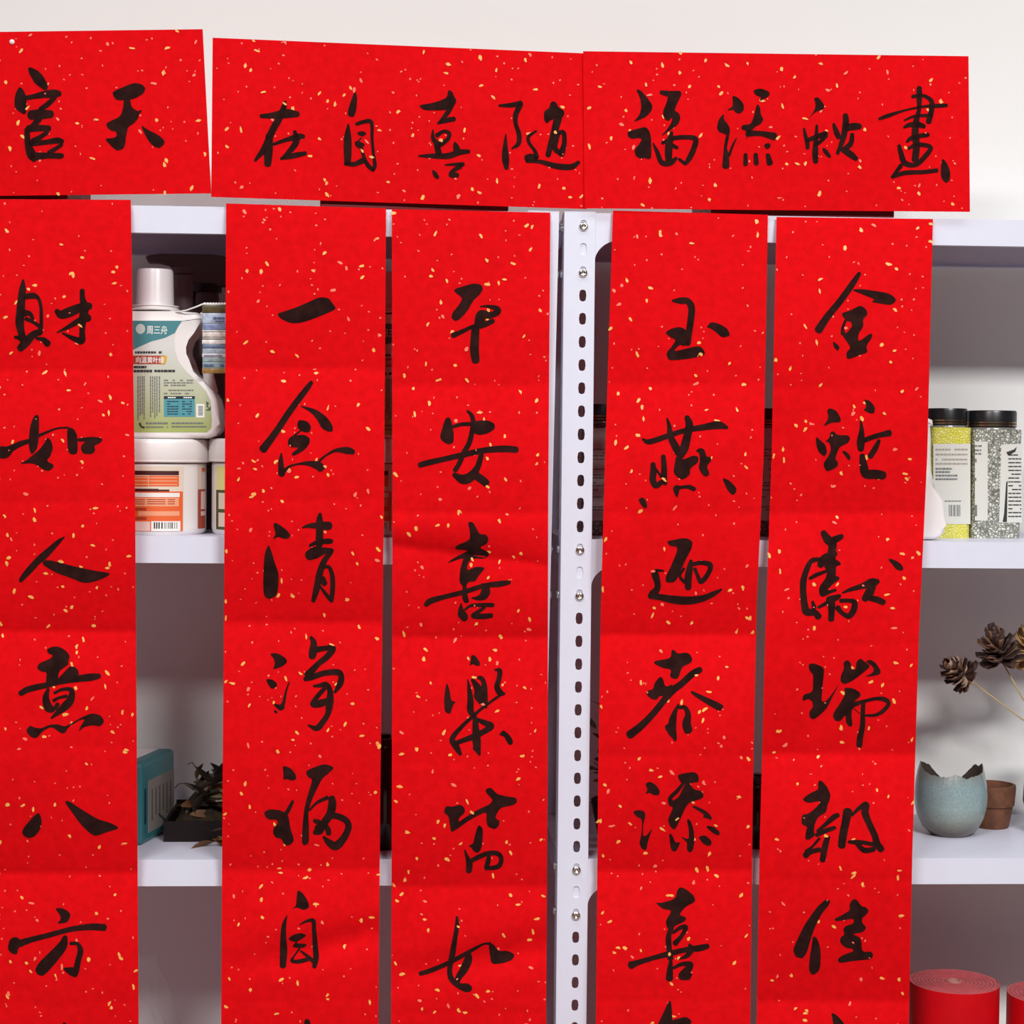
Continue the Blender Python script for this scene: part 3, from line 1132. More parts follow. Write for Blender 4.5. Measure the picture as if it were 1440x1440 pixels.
P 480 755 540 760 600 830 580 885 520 810
S 725 375 20 735 500 62 725 640 100 725 735 80
S 770 622 62 880 580 64 1000 548 68 1085 530 86
S 955 625 44 910 720 72 845 825 72
S 742 815 66 760 940 102 790 1045 112 900 1052 120 1010 1065 106
#5 1115 735 9
S 345 462 52 240 482 62 172 600 72 132 750 82 132 900 82 150 1050 90 175 1125 100 280 1140 80 325 1190 88
S 250 1000 36 270 1080 62
S 385 125 74 440 210 110 500 270 110 490 380 100 480 480 130 490 600 112 470 720 120 385 830 100 380 905 84
S 500 230 100 580 192 80 620 170 60
S 540 390 64 400 445 90 345 540 72 400 510 54
S 440 540 120 540 512 90 595 520 34
S 440 605 36 300 660 52 215 705 40
S 490 722 120 570 702 50
S 390 890 90 480 870 44 540 852 38
S 460 980 100 560 942 72 595 925 44
S 325 1070 36 420 1022 54 480 1005 100 490 1120 82 485 1225 76
S 605 987 52 720 987 52 782 1012 70 768 1110 80 710 1180 72 630 1148 54 565 1075 72
S 630 886 20 740 842 52 880 802 72 1000 762 120 1075 742 64
S 1005 800 100 960 900 116 910 965 84
S 970 952 72 1060 972 80 1145 1008 76
P 1200 455 1260 460 1360 510 1400 570 1390 610 1310 595 1260 530
#5 1115 910 9
P 200 210 270 205 400 260 385 400 370 560 360 690 420 690 570 490 600 440 490 650 430 780 270 920 210 890 210 810 255 760 250 690 200 650 120 685 130 600 250 570 255 450 260 350 205 290
P 640 190 690 160 735 200 740 290 800 280 800 190 850 140 905 180 990 240 870 340 750 430 650 470 600 430 610 350 650 270
P 920 180 980 155 1050 200 1115 300 1100 350 900 380 1020 320 1020 250 950 200
P 650 510 760 520 850 570 860 620 780 680 760 720 830 690 870 720 750 770 740 860 760 1000 710 1005 670 950 670 850 600 940 540 935 505 880 520 820 600 710 660 600
S 765 720 54 880 690 44 1050 652 44 1160 662 60 1212 712 52 1150 800 52 1050 858 42 925 865 28
S 890 705 54 885 850 58 880 1000 68 850 1150 78 842 1245 76
S 765 775 10 850 838 10
#5 1110 1080 9
P 380 150 430 180 480 240 520 330 515 400 480 470 470 560 360 620 320 720 310 800 330 850 250 910 200 900 210 800 230 740 150 710 160 590 240 580 340 500 410 410 240 445 160 400 240 330 370 270 360 200
S 355 797 36 450 720 52 560 625 70 615 595 60
S 345 848 52 440 800 62 575 755 48
S 485 875 66 450 1000 82 422 1165 76
S 205 1105 82 270 1062 62 380 1032 62
S 380 892 36 285 1000 34 215 1055 52
S 740 550 122 710 700 102 680 850 102 662 985 96
S 795 595 36 880 512 52 970 465 82 958 560 92 1010 700 82 1080 850 82 1110 960 92 1165 1030 86
S 750 935 36 850 940 62 950 945 52 1070 968 54
S 860 965 52 950 1040 70 1070 1028 62
#5 1100 1240 9
P 560 215 610 240 590 300 500 400 420 560 360 720 320 880 260 975 170 950 135 860 200 710 290 530 380 400 460 300
P 390 680 450 720 490 880 480 1120 385 1190 335 1120 350 950 375 800
P 850 280 900 215 950 230 1000 310 1060 320 1100 370 1050 430 1010 460 1010 520 1070 580 1020 640 880 660 1000 710 1010 890 1120 880 1155 920 1130 980 900 1000 720 1030 700 980 760 930 900 880 900 850 790 830 730 760 740 700 790 670 770 600 800 560 900 530 910 460 690 500 650 475 760 420 860 360
#5 1040 1360 5.538
P 712 350 760 375 820 443 830 500 740 500 730 443
"""
GV, GH = 'tall couplet banners', 'wide header banners'
BY = -0.0045
B1 = Banner([(-36, 280), (-36, 700), (-34, 1440), (-34, 1640)], [(184, 281), (190, 700), (195, 1440), (196, 1640)], BY,
            [282, 521, 706, 888, 1050, 1228, 1412, 1640], 11, slant={6: -0.04, 1: 0.0}, dark=[(60, 1010, 80, 30, 0.1, -0.0022)])
B1.build('couplet_banner', 'tall red banner at the left edge of the picture, partly cut off', GV)
B2 = Banner([(318, 286), (316, 700), (313, 1100), (311, 1440), (311, 1640)], [(543, 293), (540, 700), (535, 1100), (532, 1440), (531, 1640)], BY,
            [288, 519, 703, 875, 1058, 1223, 1407, 1640], 12, dark=[(480, 1325, 120, 22, -0.25, -0.009), (350, 1350, 60, 26, -0.3, -0.002)])
B2.build('couplet_banner', 'tall red banner whose column opens with a single horizontal brush stroke', GV)
B3 = Banner([(551, 294), (552, 700), (551, 1100), (550, 1440), (550, 1640)], [(774, 299), (771, 700), (770, 1100), (768, 1440), (767, 1640)], BY,
            [297, 543, 722, 780, 896, 1075, 1247, 1424, 1640], 13, zig=[0, 6, 19, 13, 6, 22, 7, 22, 12], slant={3: 0.13}, dark=[(700, 1345, 130, 24, -0.22, -0.009), (590, 1360, 60, 24, -0.3, -0.002)])
B3.build('couplet_banner', 'tall red banner immediately left of the slotted white steel post', GV)
B4 = Banner([(862, 296), (851, 640), (845, 850), (841, 1100), (838, 1440), (837, 1640)],
            [(1080, 302), (1074, 640), (1064, 850), (1059, 1100), (1055, 1440), (1054, 1640)], BY,
            [299, 541, 722, 893, 1062, 1224, 1407, 1640], 14)
B4.build('couplet_banner', 'tall red banner immediately right of the slotted white steel post', GV)
B5 = Banner([(1092, 305), (1085, 640), (1076, 900), (1068, 1200), (1064, 1440), (1062, 1640)],
            [(1312, 308), (1304, 640), (1292, 900), (1283, 1200), (1278, 1440), (1275, 1640)], BY,
            [307, 545, 722, 905, 1061, 1236, 1408, 1640], 15, zig=[0, 16, 5, 22, 7, 23, 7, 20])
B5.build('couplet_banner', 'tall red banner furthest right, beside the jars and the celadon vase', GV)
BA = Banner([(-240, 48), (-236, 278)], [(285, 41), (297, 272)], 0.000, [60], 16, vertical=False, wave=0.0012)
BA.build('header_banner', 'wide red header banner at upper left, cut by the picture edge', GH)
BB = Banner([(299, 53), (297, 277)], [(823, 75), (825, 294)], -0.001, [323], 17, vertical=False, wave=0.0012)
BB.build('header_banner', 'wide red header banner in the middle of the top row', GH)
BC = Banner([(820, 72), (822, 293)], [(1362, 79), (1364, 298)], -0.004, [1100], 18, vertical=False, wave=0.0014)
BC.build('header_banner', 'wide red header banner at upper right, four characters ending before bare wall', GH)

BANS = {'1': B1, '2': B2, '3': B3, '4': B4, '5': B5, 'A': BA, 'B': BB, 'C': BC}
for blk in CHARS.strip().split('\n#'):
    head, body = blk.lstrip('#').split('\n', 1)
    b, ox, oy, sc = head.split()
    character(BANS[b], float(ox), float(oy), float(sc), body)

# dark red cartons on top of the racks that carry the header banners
for (xa, xb, lab) in ((-200, 95, 'dark red carton on the shelf top behind the upper left header banner'),
                      (450, 715, 'dark red carton on the shelf top behind the middle header banner'),
                      (1000, 1258, 'dark red carton on the shelf top behind the upper right header banner')):
    a, b = PY(xa, 285, 0.006), PY(xb, 285, 0.006)
    r = thing('carton', lab, 'carton', ((a.x + b.x) / 2, 0.10, SHELF_TOPS[0]), 'cartons behind the header banners')
    box('carton_body', a.x, b.x, 0.006, 0.19, SHELF_TOPS[0], SHELF_TOPS[0] + 0.135, DRED, r, bev=0.002)
    box('carton_lid', a.x - 0.002, b.x + 0.002, 0.0045, 0.1915, SHELF_TOPS[0] + 0.105, SHELF_TOPS[0] + 0.138, DRED, r, bev=0.002)
# round pin at the upper left
pp = BA.P(17, 59)
pin = lathe('push_pin', 0, 0, [(0.0001, 0.0022), (0.0022, 0.0020), (0.0035, 0.0008), (0.0036, 0.0)],
            mat('pin_white', (0.85, 0.72, 0.70), 0.4), n=20)
pin.location = (pp.x, pp.y - 0.0003, pp.z)
pin.rotation_euler = (math.pi / 2, 0, 0)
tag(pin, 'tiny white round pin stuck in the upper left header banner', 'pin')

# ------------------------------------------------------------------ left rack, second shelf
S2, S3, S4 = SHELF_TOPS[1], SHELF_TOPS[2], SHELF_TOPS[3]
ORANGE = mat('orange_print', (0.80, 0.13, 0.03), 0.45)
LORANGE = mat('light_orange_print', (0.86, 0.36, 0.20), 0.45)
BRICK = mat('brick_print', (0.42, 0.05, 0.02), 0.45)
CREAMP = mat('cream_print', (0.78, 0.66, 0.54), 0.45)
MAROON = mat('maroon_print', (0.06, 0.008, 0.008), 0.45)
LPINK = mat('pale_pink_print', (0.84, 0.60, 0.54), 0.45)
LEMON = mat('lemon_print', (0.80, 0.76, 0.30), 0.45)
OLIVE = mat('olive_print', (0.06, 0.08, 0.01), 0.45)
TEAL = mat('teal_print', (0.055, 0.23, 0.26), 0.42)
TEALB = mat('teal_table_print', (0.08, 0.32, 0.38), 0.42)
NAVY = mat('navy_print', (0.01, 0.025, 0.045), 0.42)
YELLOWP = mat('yellow_print', (0.72, 0.42, 0.05), 0.45)


def tub(cx, label, scheme):
    Yc = 0.088
    D = Drum(cx, Yc, 67)
    k = pxs(Yc)
    zl1 = PY(cx, 617, 0.022).z
    zl0 = PY(cx, 650, 0.022).z
    r = thing('tub', label, 'tub', (D.C.x, Yc, S2), 'screw-lid tubs under the jugs')
    R, RL = D.R, 72 * k
    lathe('tub_body', D.C.x, Yc, [(0.0001, S2), (R * 0.93, S2), (R * 0.985, S2 + 0.004), (R, S2 + 0.010), (R, zl0 - 0.002),
                                  (R * 0.9, zl0 + 0.004), (0.0001, zl0 + 0.004)], PLASTIC, r)
    lathe('lid', D.C.x, Yc, [(RL * 0.985, zl0), (RL, zl0 + 0.002), (RL, zl1 - 0.006), (RL * 0.985, zl1 - 0.002),
                             (RL * 0.95, zl1), (0.0001, zl1)], PLASTIC, r)
    lathe('lid_bead', D.C.x, Yc, [(RL * 0.985, zl0 - 0.0005), (RL * 1.006, zl0 + 0.001), (RL * 1.006, zl0 + 0.0022), (RL * 0.985, zl0 + 0.003)], PLASTIC, r)
    dx = cx - 222
    if scheme == 'orange':
        lab = D.patch('label', [(160 + dx, 656, 264 + dx, 747)], 0.0003, CREAMP, r)
        D.patch('label_print', [(160 + dx, 691, 263 + dx, 747)], 0.0005, ORANGE, lab)
        D.patch('label_print', [(160 + dx, 662, 258 + dx, 668)], 0.0006, MAROON, lab)
        D.patch('label_print', [(160 + dx, 669, 218 + dx, 684), (219 + dx, 669, 258 + dx, 684)], 0.0006, ORANGE, lab)
        D.patch('label_print', [(162 + dx, y, 256 + dx, y + 1.6) for y in (671, 675.5, 680.5)], 0.0008, LORANGE, lab)
        D.patch('label_print', [(160 + dx, 687, 232 + dx, 691), (232 + dx, 688.5, 246 + dx, 691)], 0.0007, MAROON, lab)
        D.patch('label_print', [(160 + dx, 693, 259 + dx, 699)], 0.0007, WHITEP, lab)
        D.patch('label_print', [(160 + dx, 700, 258 + dx, 712), (205 + dx, 719, 259 + dx, 725.5)], 0.0007, LORANGE, lab)
        D.patch('label_print', [(x + dx, y, x + w + dx, y + 1.1) for y in (702, 705, 708) for x, w in
                                ((162, 20), (184, 30), (217, 24), (244, 9))], 0.0009, BRICK, lab)
        D.patch('label_print', [(195 + dx, 714, 216 + dx, 718), (196 + dx, 727, 216 + dx, 731)], 0.0009, BRICK, lab)
        D.patch('label_print', [(160 + dx, 733, 221 + dx, 746)], 0.0007, LPINK, lab)
        D.patch('label_print', [(222.5 + dx, 733, 260 + dx, 747)], 0.0007, WHITEP, lab)
        rn = random.Random(5)
        bars, x = [], 226.0
        while x < 256:
            w = rn.choice((0.7, 1.1, 1.8))
            bars.append((x + dx, 734.5, x + w + dx, 743.5))
            x += w + rn.choice((0.8, 1.2, 2.0))
        D.patch('barcode', bars, 0.0009, PRINT, lab)
        lab2 = D.patch('label', [(281 + dx, 654, 288.4 + dx, 689)], 0.0003, CREAMP, r)
        D.patch('label_print', [(281 + dx, 688, 288.4 + dx, 743)], 0.0005, BRICK, lab2)
        D.patch('label_print', [(284 + dx, 691, 288.2 + dx, 716), (284 + dx, 719, 288.2 + dx, 725)], 0.0007, LPINK, lab2)
        D.patch('label_print', [(285 + dx, 658, 288.2 + dx, 663)], 0.0007, ORANGE, lab2)
    else:
        lab = D.patch('label', [(309, 656, 420, 746)], 0.0003, LEMON, r)
        D.patch('label_print', [(309, 690, 420, 746)], 0.0005, OLIVE, lab)
        D.patch('label_print', [(313, 694, 420, 717), (313, 722, 420, 742)], 0.0007, CREAMP, lab)
    return r


tub(222, 'white screw-lid tub with orange label and barcode under the jug', 'orange')
tub(366, 'white screw-lid tub with lemon and olive label beside the orange-labelled tub', 'green')
tub(510, 'white screw-lid tub glimpsed through the slit between two middle banners', 'orange')

YJ = 0.036
LGRAD = gradient_mat('jug_label_print', (0.68, 0.68, 0.66), (0.36, 0.42, 0.13), 0.13, 0.012)


def jug(label):
    zb = PY(212, 617, 0.022).z
    bx = PY(212, 616, YJ)
    r = thing('jug', label, 'jug', (bx.x, 0.07, zb + 0.0003), 'white handled jugs')
    out = [(116, 600), (117, 470), (119, 448), (126, 440), (160, 437.5), (250, 437.5), (276, 439), (288, 444), (289, 452), (280, 456),
           (268, 463), (259, 474), (254.5, 487), (255, 499), (260, 510), (272, 523), (286, 536), (298, 549), (305, 561),
           (308.5, 575), (309, 596), (307.5, 606), (302, 613), (292, 616.5), (131, 616.5), (121, 611)]
    extrude_px('jug_body', out, YJ, YJ + 0.078, PLASTIC, r, bev=0.007, seg=4)
    hp = [(278, 446), (289, 455), (292, 472), (292, 495), (292, 520), (297, 552)]
    tube('handle', [PY(x, y, 0.072) for x, y in hp], [0.010, 0.0085, 0.0065, 0.0065, 0.0075, 0.010], PLASTIC, r, n=14)
    c = PY(218, 432, 0.072)
    k = pxs(0.072)
    z = lambda py: PY(218, py, 0.072).z
    lathe('neck_ring', c.x, 0.072, [(29 * k, z(438)), (34 * k, z(437)), (34 * k, z(434.5)), (31 * k, z(434)), (31 * k, z(432)), (33 * k, z(431.5)), (33 * k, z(430.5)), (20 * k, z(430))], PLASTIC, r)
    lathe('cap', c.x, 0.072, [(26.5 * k, z(431)), (26 * k, z(428)), (25 * k, z(384)), (24 * k, z(380)), (22 * k, z(379)), (0.0001, z(379))],
          mat('cap_plastic', (0.80, 0.74, 0.76), 0.3), r)
    # printed label
    lo = [(190, 451), (257, 451), (248, 462), (245, 475), (246, 492), (251, 508), (262, 522), (278, 537), (290, 550), (296, 564),
          (298, 590), (297, 602), (291, 608), (197, 608), (150, 607), (130, 600), (128, 500), (132, 451)]
    lab = flat_px('label', [lo], YJ - 0.0004, LGRAD, r)
    Ya = YJ - 0.0007
    Yb = YJ - 0.0010
    flat_px('label_print', [[(132, 451), (256, 451), (250, 460), (246, 468), (232, 475), (213, 480), (197, 487), (185, 493), (132, 500)]], Ya, TEAL, lab)
    text_px('lettering', '\u5468\u4e09\u821f', 206, 468.5, 12.5, Yb, WHITEP, lab, bold=0.01, stretch=0.78)
    circ = [(197.5 + 6.6 * math.cos(a * 0.3927), 462.5 + 7.2 * math.sin(a * 0.3927)) for a in range(16)]
    flat_px('emblem', [circ], Yb, mat('emblem_print', (0.55, 0.62, 0.60), 0.5), lab)
    flat_px('label_print', [rect(150, 500, 232, 512), [(228, 500), (235, 501), (234, 509), (230, 512.5), (226, 512)]], Ya, BRICK, lab)
    flat_px('label_print', [[(226, 500.5), (235, 501), (234, 509), (230, 512), (226, 511.5)]], Ya - 0.0001, YELLOWP, lab)
    text_px('lettering', '\u5411\u6e29\u9ec4\u53f6\u7eff', 190.5, 509.5, 9.2, Yb, WHITEP, lab, bold=0.012, stretch=0.86)
    flat_px('small_print', dashes(190, 228, 494, 3.0, 1, 0.9, 2, 4, 0.7) + dashes(188, 206, 514.5, 3.2, 2, 0.95, 3, 6, 0.5)
            + dashes(188, 214, 520, 3.4, 3, 0.95, 3, 6, 0.5) + dashes(217, 246, 520, 3.2, 4, 0.9, 3, 6, 0.6), Yb, PRINT, lab)
    fine = []
    for i, y in enumerate((534, 537.5, 541, 548, 552.5)):
        fine += dashes(230.5, 272, y, 1.4, 20 + i, 0.85, 2, 6, 0.8)
    for i, x in enumerate((193.5, 196.5, 199.5, 202, 211, 214, 217, 220, 223.5)):
        y, rn = 529.0, random.Random(40 + i)
        while y < 588 - (i % 3) * 4:
            h = rn.uniform(2, 6)
            fine.append(rect(x, y, x + 1.5, y + h))
            y += h + 0.9
    fine += dashes(205, 236, 594, 2.2, 60, 0.95, 3, 8, 0.5) + dashes(241, 286, 594, 2.0, 61, 0.9, 3, 8, 0.6)
    fine += dashes(205, 236, 599.5, 1.8, 62, 0.9, 3, 7, 0.6) + dashes(241, 290, 599, 1.8, 63, 0.9, 3, 8, 0.6)
    flat_px('small_print', fine, Yb, GREYPRINT, lab)
    flat_px('table_print', [rect(230.5, 557, 274, 586)], Ya, TEALB, lab)
    flat_px('table_print', [rect(230.5, 557, 274, 561)], Ya - 0.0001, NAVY, lab)
    rows = []
    for i, y in enumerate((564, 567.5, 571, 574.5, 578, 581.5)):
        rows += dashes(235, 251, y, 1.1, 70 + i, 0.9, 3, 7, 0.6) + dashes(256, 270, y, 1.1, 80 + i, 0.9, 3, 7, 0.6)
    flat_px('small_print', rows, Yb - 0.0002, NAVY, lab)
    flat_px('table_heading', dashes(236, 247, 558.2, 1.8, 90, 1, 2, 3, 0.5) + dashes(258, 270, 558.2, 1.8, 91, 1, 2, 3, 0.5), Yb - 0.0002, WHITEP, lab)
    flat_px('label_print', [rect(276, 568, 287.5, 587)], Ya, WHITEP, lab)
    flat_px('barcode', [rect(278.5, 571 + i * 2.0, 285.5, 572.1 + i * 2.0) for i in range(7)], Yb, GREYPRINT, lab)
    flat_px('phone_mark', [[(195, 595), (198, 594.5), (198.5, 597.5), (200, 599.5), (203.5, 600), (203.5, 602.5), (200, 602), (196.5, 599)]], Yb, PRINT, lab)
    flat_px('leaf_mark', [[(290, 564), (294, 567), (292, 570), (294, 574), (290.5, 572)], [(289, 577), (294, 574), (296.5, 571), (296, 577)]], Yb, mat('leaf_print', (0.05, 0.10, 0.05), 0.5), lab)
    return r


J1 = jug('white handled jug with teal and green printed label, standing on the tubs')
J2 = copy_tree(J1)
tag(J2, 'white handled jug glimpsed through the slit between two middle banners', 'jug')
J2.location.x += PY(548, 600, 0.03).x - PY(218, 600, 0.03).x
J3 = copy_tree(J1)
for ch in list(J3.children):
    if ch.name.split('.')[0] == 'label':
        for g in list(ch.children):
            bpy.data.objects.remove(g)
        bpy.data.objects.remove(ch)
tag(J3, 'plain white jug side standing left of the jar of yellow granules', 'jug')
J3.location.x += PY(1332, 700, 0.036).x - PY(309, 700, 0.036).x
J3.location.z = S2 + 0.0003

# sachet strip hanging from the jug's neck
hs = PY(301, 428, 0.022)
hang = thing('sachet_strip', 'blue and white sachet strip hanging on a white strap beside the jug handle', 'sachet', hs)
SB = [(428, 440, (0.10, 0.07, 0.03)), (440, 455, (0.42, 0.48, 0.60)), (455, 464, (0.22, 0.26, 0.44)), (464, 467, (0.55, 0.53, 0.52)),
      (467, 474, (0.68, 0.60, 0.56)), (474, 478, (0.35, 0.30, 0.28)), (478, 484, (0.75, 0.70, 0.68)), (484, 490, (0.14, 0.19, 0.30)),
      (490, 497, (0.40, 0.45, 0.54)), (497, 503, (0.55, 0.52, 0.53)), (503, 509, (0.30, 0.38, 0.40)), (509, 518, (0.24, 0.32, 0.34)),
      (518, 525, (0.30, 0.16, 0.04))]
for i, (ya, yb, c) in enumerate(SB):
    w = 0.6 if i % 3 else 0.0
    extrude_px('sachet', [(284 + w, ya), (318 - w, ya), (318 - w, yb - 0.2), (284 + w, yb - 0.2)], 0.016 + 0.0008 * (i % 3), 0.027,
               mat('sachet_%d' % i, c, 0.3, noise_amt=0.3, noise_scale=150), hang, bev=0.001, seg=2)
top = [(285, 430)]
for i in range(8):
    x = 286 + i * 4
    top += [(x, 427), (x + 1.5, 425.2), (x + 3, 425.4), (x + 4, 427.2)]
top += [(319, 430)]
extrude_px('header_strip', top, 0.017, 0.022, WHITEP, hang, bev=0.0)
tube('strap', [PY(x, y, yy) for x, y, yy in ((240, 437, 0.041), (250, 438.5, 0.034), (262, 436.5, 0.027), (276, 431.5, 0.022), (288, 426.5, 0.021))], 0.0011, WHITEP, hang, n=8)
flat_px('sachet_print', dashes(300, 316, 446, 2.5, 7, 0.9, 3, 8, 0.6) + dashes(298, 316, 450.5, 2.0, 8, 0.8, 3, 8, 0.6)
        + dashes(287, 312, 499.5, 1.5, 9, 0.9, 2, 5, 0.5) + dashes(287, 315, 512, 2.5, 10, 0.8, 4, 8, 0.8), 0.0150,
        mat('blue_print', (0.07, 0.10, 0.26), 0.5), hang)

# dark trigger sprayer in the shade behind
DBROWN = mat('dark_brown_plastic', (0.12, 0.075, 0.075), 0.4)
sp = PY(290, 600, 0.262)
spr = thing('spray_bottle', 'dark brown trigger spray bottle in the shade behind the jug', 'bottle', (sp.x, 0.262, S2))
kk = pxs(0.262)
zz = lambda py: PY(290, py, 0.262).z
lathe('bottle_body', sp.x, 0.262, [(0.0001, S2), (38 * kk, S2), (40 * kk, S2 + 0.006), (40 * kk, zz(480)), (34 * kk, zz(455)), (18 * kk, zz(430)),
                                   (16 * kk, zz(405)), (0.0001, zz(404))], DBROWN, spr)
extrude_px('sprayer_head', [(204, 361), (209, 358), (225, 356.5), (300, 357.5), (326, 362), (334, 380), (330, 402), (262, 404), (247, 398), (244, 376), (236, 369), (208, 369)], 0.247, 0.277, DBROWN, spr, bev=0.003)
extrude_px('trigger', [(270, 402), (279, 402), (277, 418), (270, 434), (264, 433), (269, 417)], 0.253, 0.271, BLACKP, spr, bev=0.002)
lathe('collar', sp.x, 0.262, [(17 * kk, zz(412)), (21 * kk, zz(411)), (21 * kk, zz(401)), (17 * kk, zz(400))], BLACKP, spr)
cy = PY(257, 600, 0.178)  # stands for a second jug's cap; the shade there is in its dark colour
cyl = thing('shaded_cap', 'second jug cap close behind the first, shade put into its dark colour', 'shaded_cap', (cy.x, 0.178, S2))
kc = pxs(0.178)
zc = lambda py: PY(257, py, 0.178).z
SHADED_CAP = mat('shaded_cap_plastic', (0.16, 0.10, 0.11), 0.45)
lathe('shaded_cap_body', cy.x, 0.178, [(0.0001, S2), (13 * kc, S2), (14 * kc, S2 + 0.003), (14 * kc, zc(387)), (0.0001, zc(386.5))], SHADED_CAP, cyl, n=28)
lathe('shaded_cap_top', cy.x, 0.178, [(14 * kc, zc(386)), (15.2 * kc, zc(385.5)), (15.2 * kc, zc(378)), (13 * kc, zc(376.5)), (0.0001, zc(376.5))], DBROWN, cyl, n=28)

# ------------------------------------------------------------------ left rack, third shelf
A = PZ(199, 1190, S3)
B = PZ(246, 1164, S3)
A.z = B.z = S3
ud = (B - A).normalized()
wd = Vector((-ud.y, ud.x, 0))
H = PY(198, 1073, A.y).z - S3
TEALBOX = mat('teal_card', (0.028, 0.15, 0.17), 0.4)
GREYCARD = mat('grey_card', (0.22, 0.20, 0.185), 0.6)
tb = thing('gift_box', 'teal card box with grey printed side panel beside the dried leaves', 'box', A + ud * 0.05 + wd * 0.08)
Lb, Wb = (B - A).length, 0.16


def obox(name, s0, s1, t0, t1, z0, z1, m, parent, bev=0.0):
    bm = bmesh.new()
    box_bm(bm, s0, s1, t0, t1, z0, z1)
    if bev:
        bmesh.ops.bevel(bm, geom=list(bm.edges), offset=bev, segments=3, affect='EDGES', profile=0.5)
    for v in bm.verts:
        v.co = A + ud * v.co.x + wd * v.co.y + Vector((0, 0, v.co.z))
    return bm_obj(name, bm, m, parent)


obox('box_body', 0, Lb, 0, Wb, 0, H, TEALBOX, tb, 0.007)
obox('side_panel', 0.028 * Lb / 0.15, Lb - 0.006, -0.0006, 0.0002, 0.014, H - 0.030, GREYCARD, tb)
obox('top_panel', 0.012, Lb - 0.012, 0.022, Wb - 0.01, H - 0.0005, H + 0.0006, mat('white_card', (0.72, 0.66, 0.66), 0.5), tb)
for j in range(6):
    s = 0.28 * Lb + j * 0.11 * Lb
    obox('printed_column', s, s + 0.004, -0.0009, -0.0006, 0.03 + 0.006 * (j % 2), H - 0.045, mat('brown_print', (0.10, 0.07, 0.06), 0.6), tb)
obox('printed_column', 0.08 * Lb, 0.08 * Lb + 0.005, -0.0008, 0.0002, 0.03, H - 0.04, NAVY, tb)

# tray of dried leaves
LEAFM = [mat('leaf_olive', (0.14, 0.12, 0.045), 0.6, noise_amt=0.3, noise_scale=60), mat('leaf_dark', (0.035, 0.028, 0.018), 0.6),
         mat('leaf_brown', (0.16, 0.075, 0.025), 0.6, noise_amt=0.3, noise_scale=60), mat('leaf_pale', (0.30, 0.28, 0.20), 0.6)]


def leaf_mesh(m, curl=0.4, wid=0.34):
    vs, fs = [], []
    n = 7
    for i in range(n + 1):
        t = i / n
        w = wid * math.sin(math.pi * min(1, t * 0.96 + 0.02)) ** 0.8
        z = -curl * t * t
        vs += [(-w / 2, t, z + 0.12 * w), (0, t, z), (w / 2, t, z + 0.12 * w)]
    for i in range(n):
        q = 3 * i
        fs += [(q, q + 1, q + 4, q + 3), (q + 1, q + 2, q + 5, q + 4)]
    me = bpy.data.meshes.new('leaf')
    me.from_pydata(vs, [], fs)
    me.materials.append(m)
    for p in me.polygons:
        p.use_smooth = True
    return me


LEAVES = [leaf_mesh(m, c, w) for m, c, w in ((LEAFM[0], 0.35, 0.42), (LEAFM[1], 0.5, 0.4), (LEAFM[2], 0.6, 0.36), (LEAFM[3], 0.25, 0.34), (LEAFM[1], 0.2, 0.5))]


def leaf(parent, p, d, size, kind, roll=0.0):
    o = bpy.data.objects.new('leaf', LEAVES[kind])
    COL.objects.link(o)
    o.parent = parent
    q = Vector(d).normalized().to_track_quat('Y', 'Z')
    o.rotation_mode = 'QUATERNION'
    o.rotation_quaternion = q @ Matrix.Rotation(roll, 3, 'Y').to_quaternion()
    o.location = Vector(p) - wloc(parent)
    o.scale = (size,) * 3
    return o


tl = PZ(230, 1184, S3)
tr_x = tl.x + 0.19
ty0, ty1 = tl.y, tl.y + 0.15
tray = thing('tray', 'low dark brown tray filled with dried leaves, beside the teal box', 'tray', ((tl.x + tr_x) / 2, (ty0 + ty1) / 2, S3))
TRAYM = mat('dark_wood', (0.014, 0.008, 0.008), 0.6, spec=0.2, noise_amt=0.3, noise_scale=30)
th = 0.030
box('tray_base', tl.x, tr_x, ty0, ty1, S3, S3 + 0.004, TRAYM, tray)
box('tray_wall', tl.x, tr_x, ty0, ty0 + 0.004, S3 + 0.004, S3 + th, TRAYM, tray)
box('tray_wall', tl.x, tr_x, ty1 - 0.004, ty1, S3 + 0.004, S3 + th + 0.004, TRAYM, tray)
box('tray_wall', tl.x, tl.x + 0.004, ty0 + 0.004, ty1 - 0.004, S3 + 0.004, S3 + th, TRAYM, tray)
box('tray_wall', tr_x - 0.004, tr_x, ty0 + 0.004, ty1 - 0.004, S3 + 0.004, S3 + th, TRAYM, tray)
pl = thing('dried_plant', 'heap of dried olive and brown leaves in the dark tray', 'dried plant', ((tl.x + tr_x) / 2, (ty0 + ty1) / 2, S3 + 0.006))
mound = []


def litter(u, v):
    e = min(1.0, 6 * v, 6 * (1 - v), 8 * u, 8 * (1 - u))
    return 0.004 + e * (0.012 + 0.046 * (math.sin(math.pi * min(1, 0.15 + u * 0.6)) ** 0.9) * math.sin(math.pi * (0.10 + 0.7 * v)) + 0.012 * noise.noise((u * 9, v * 9, 3)))


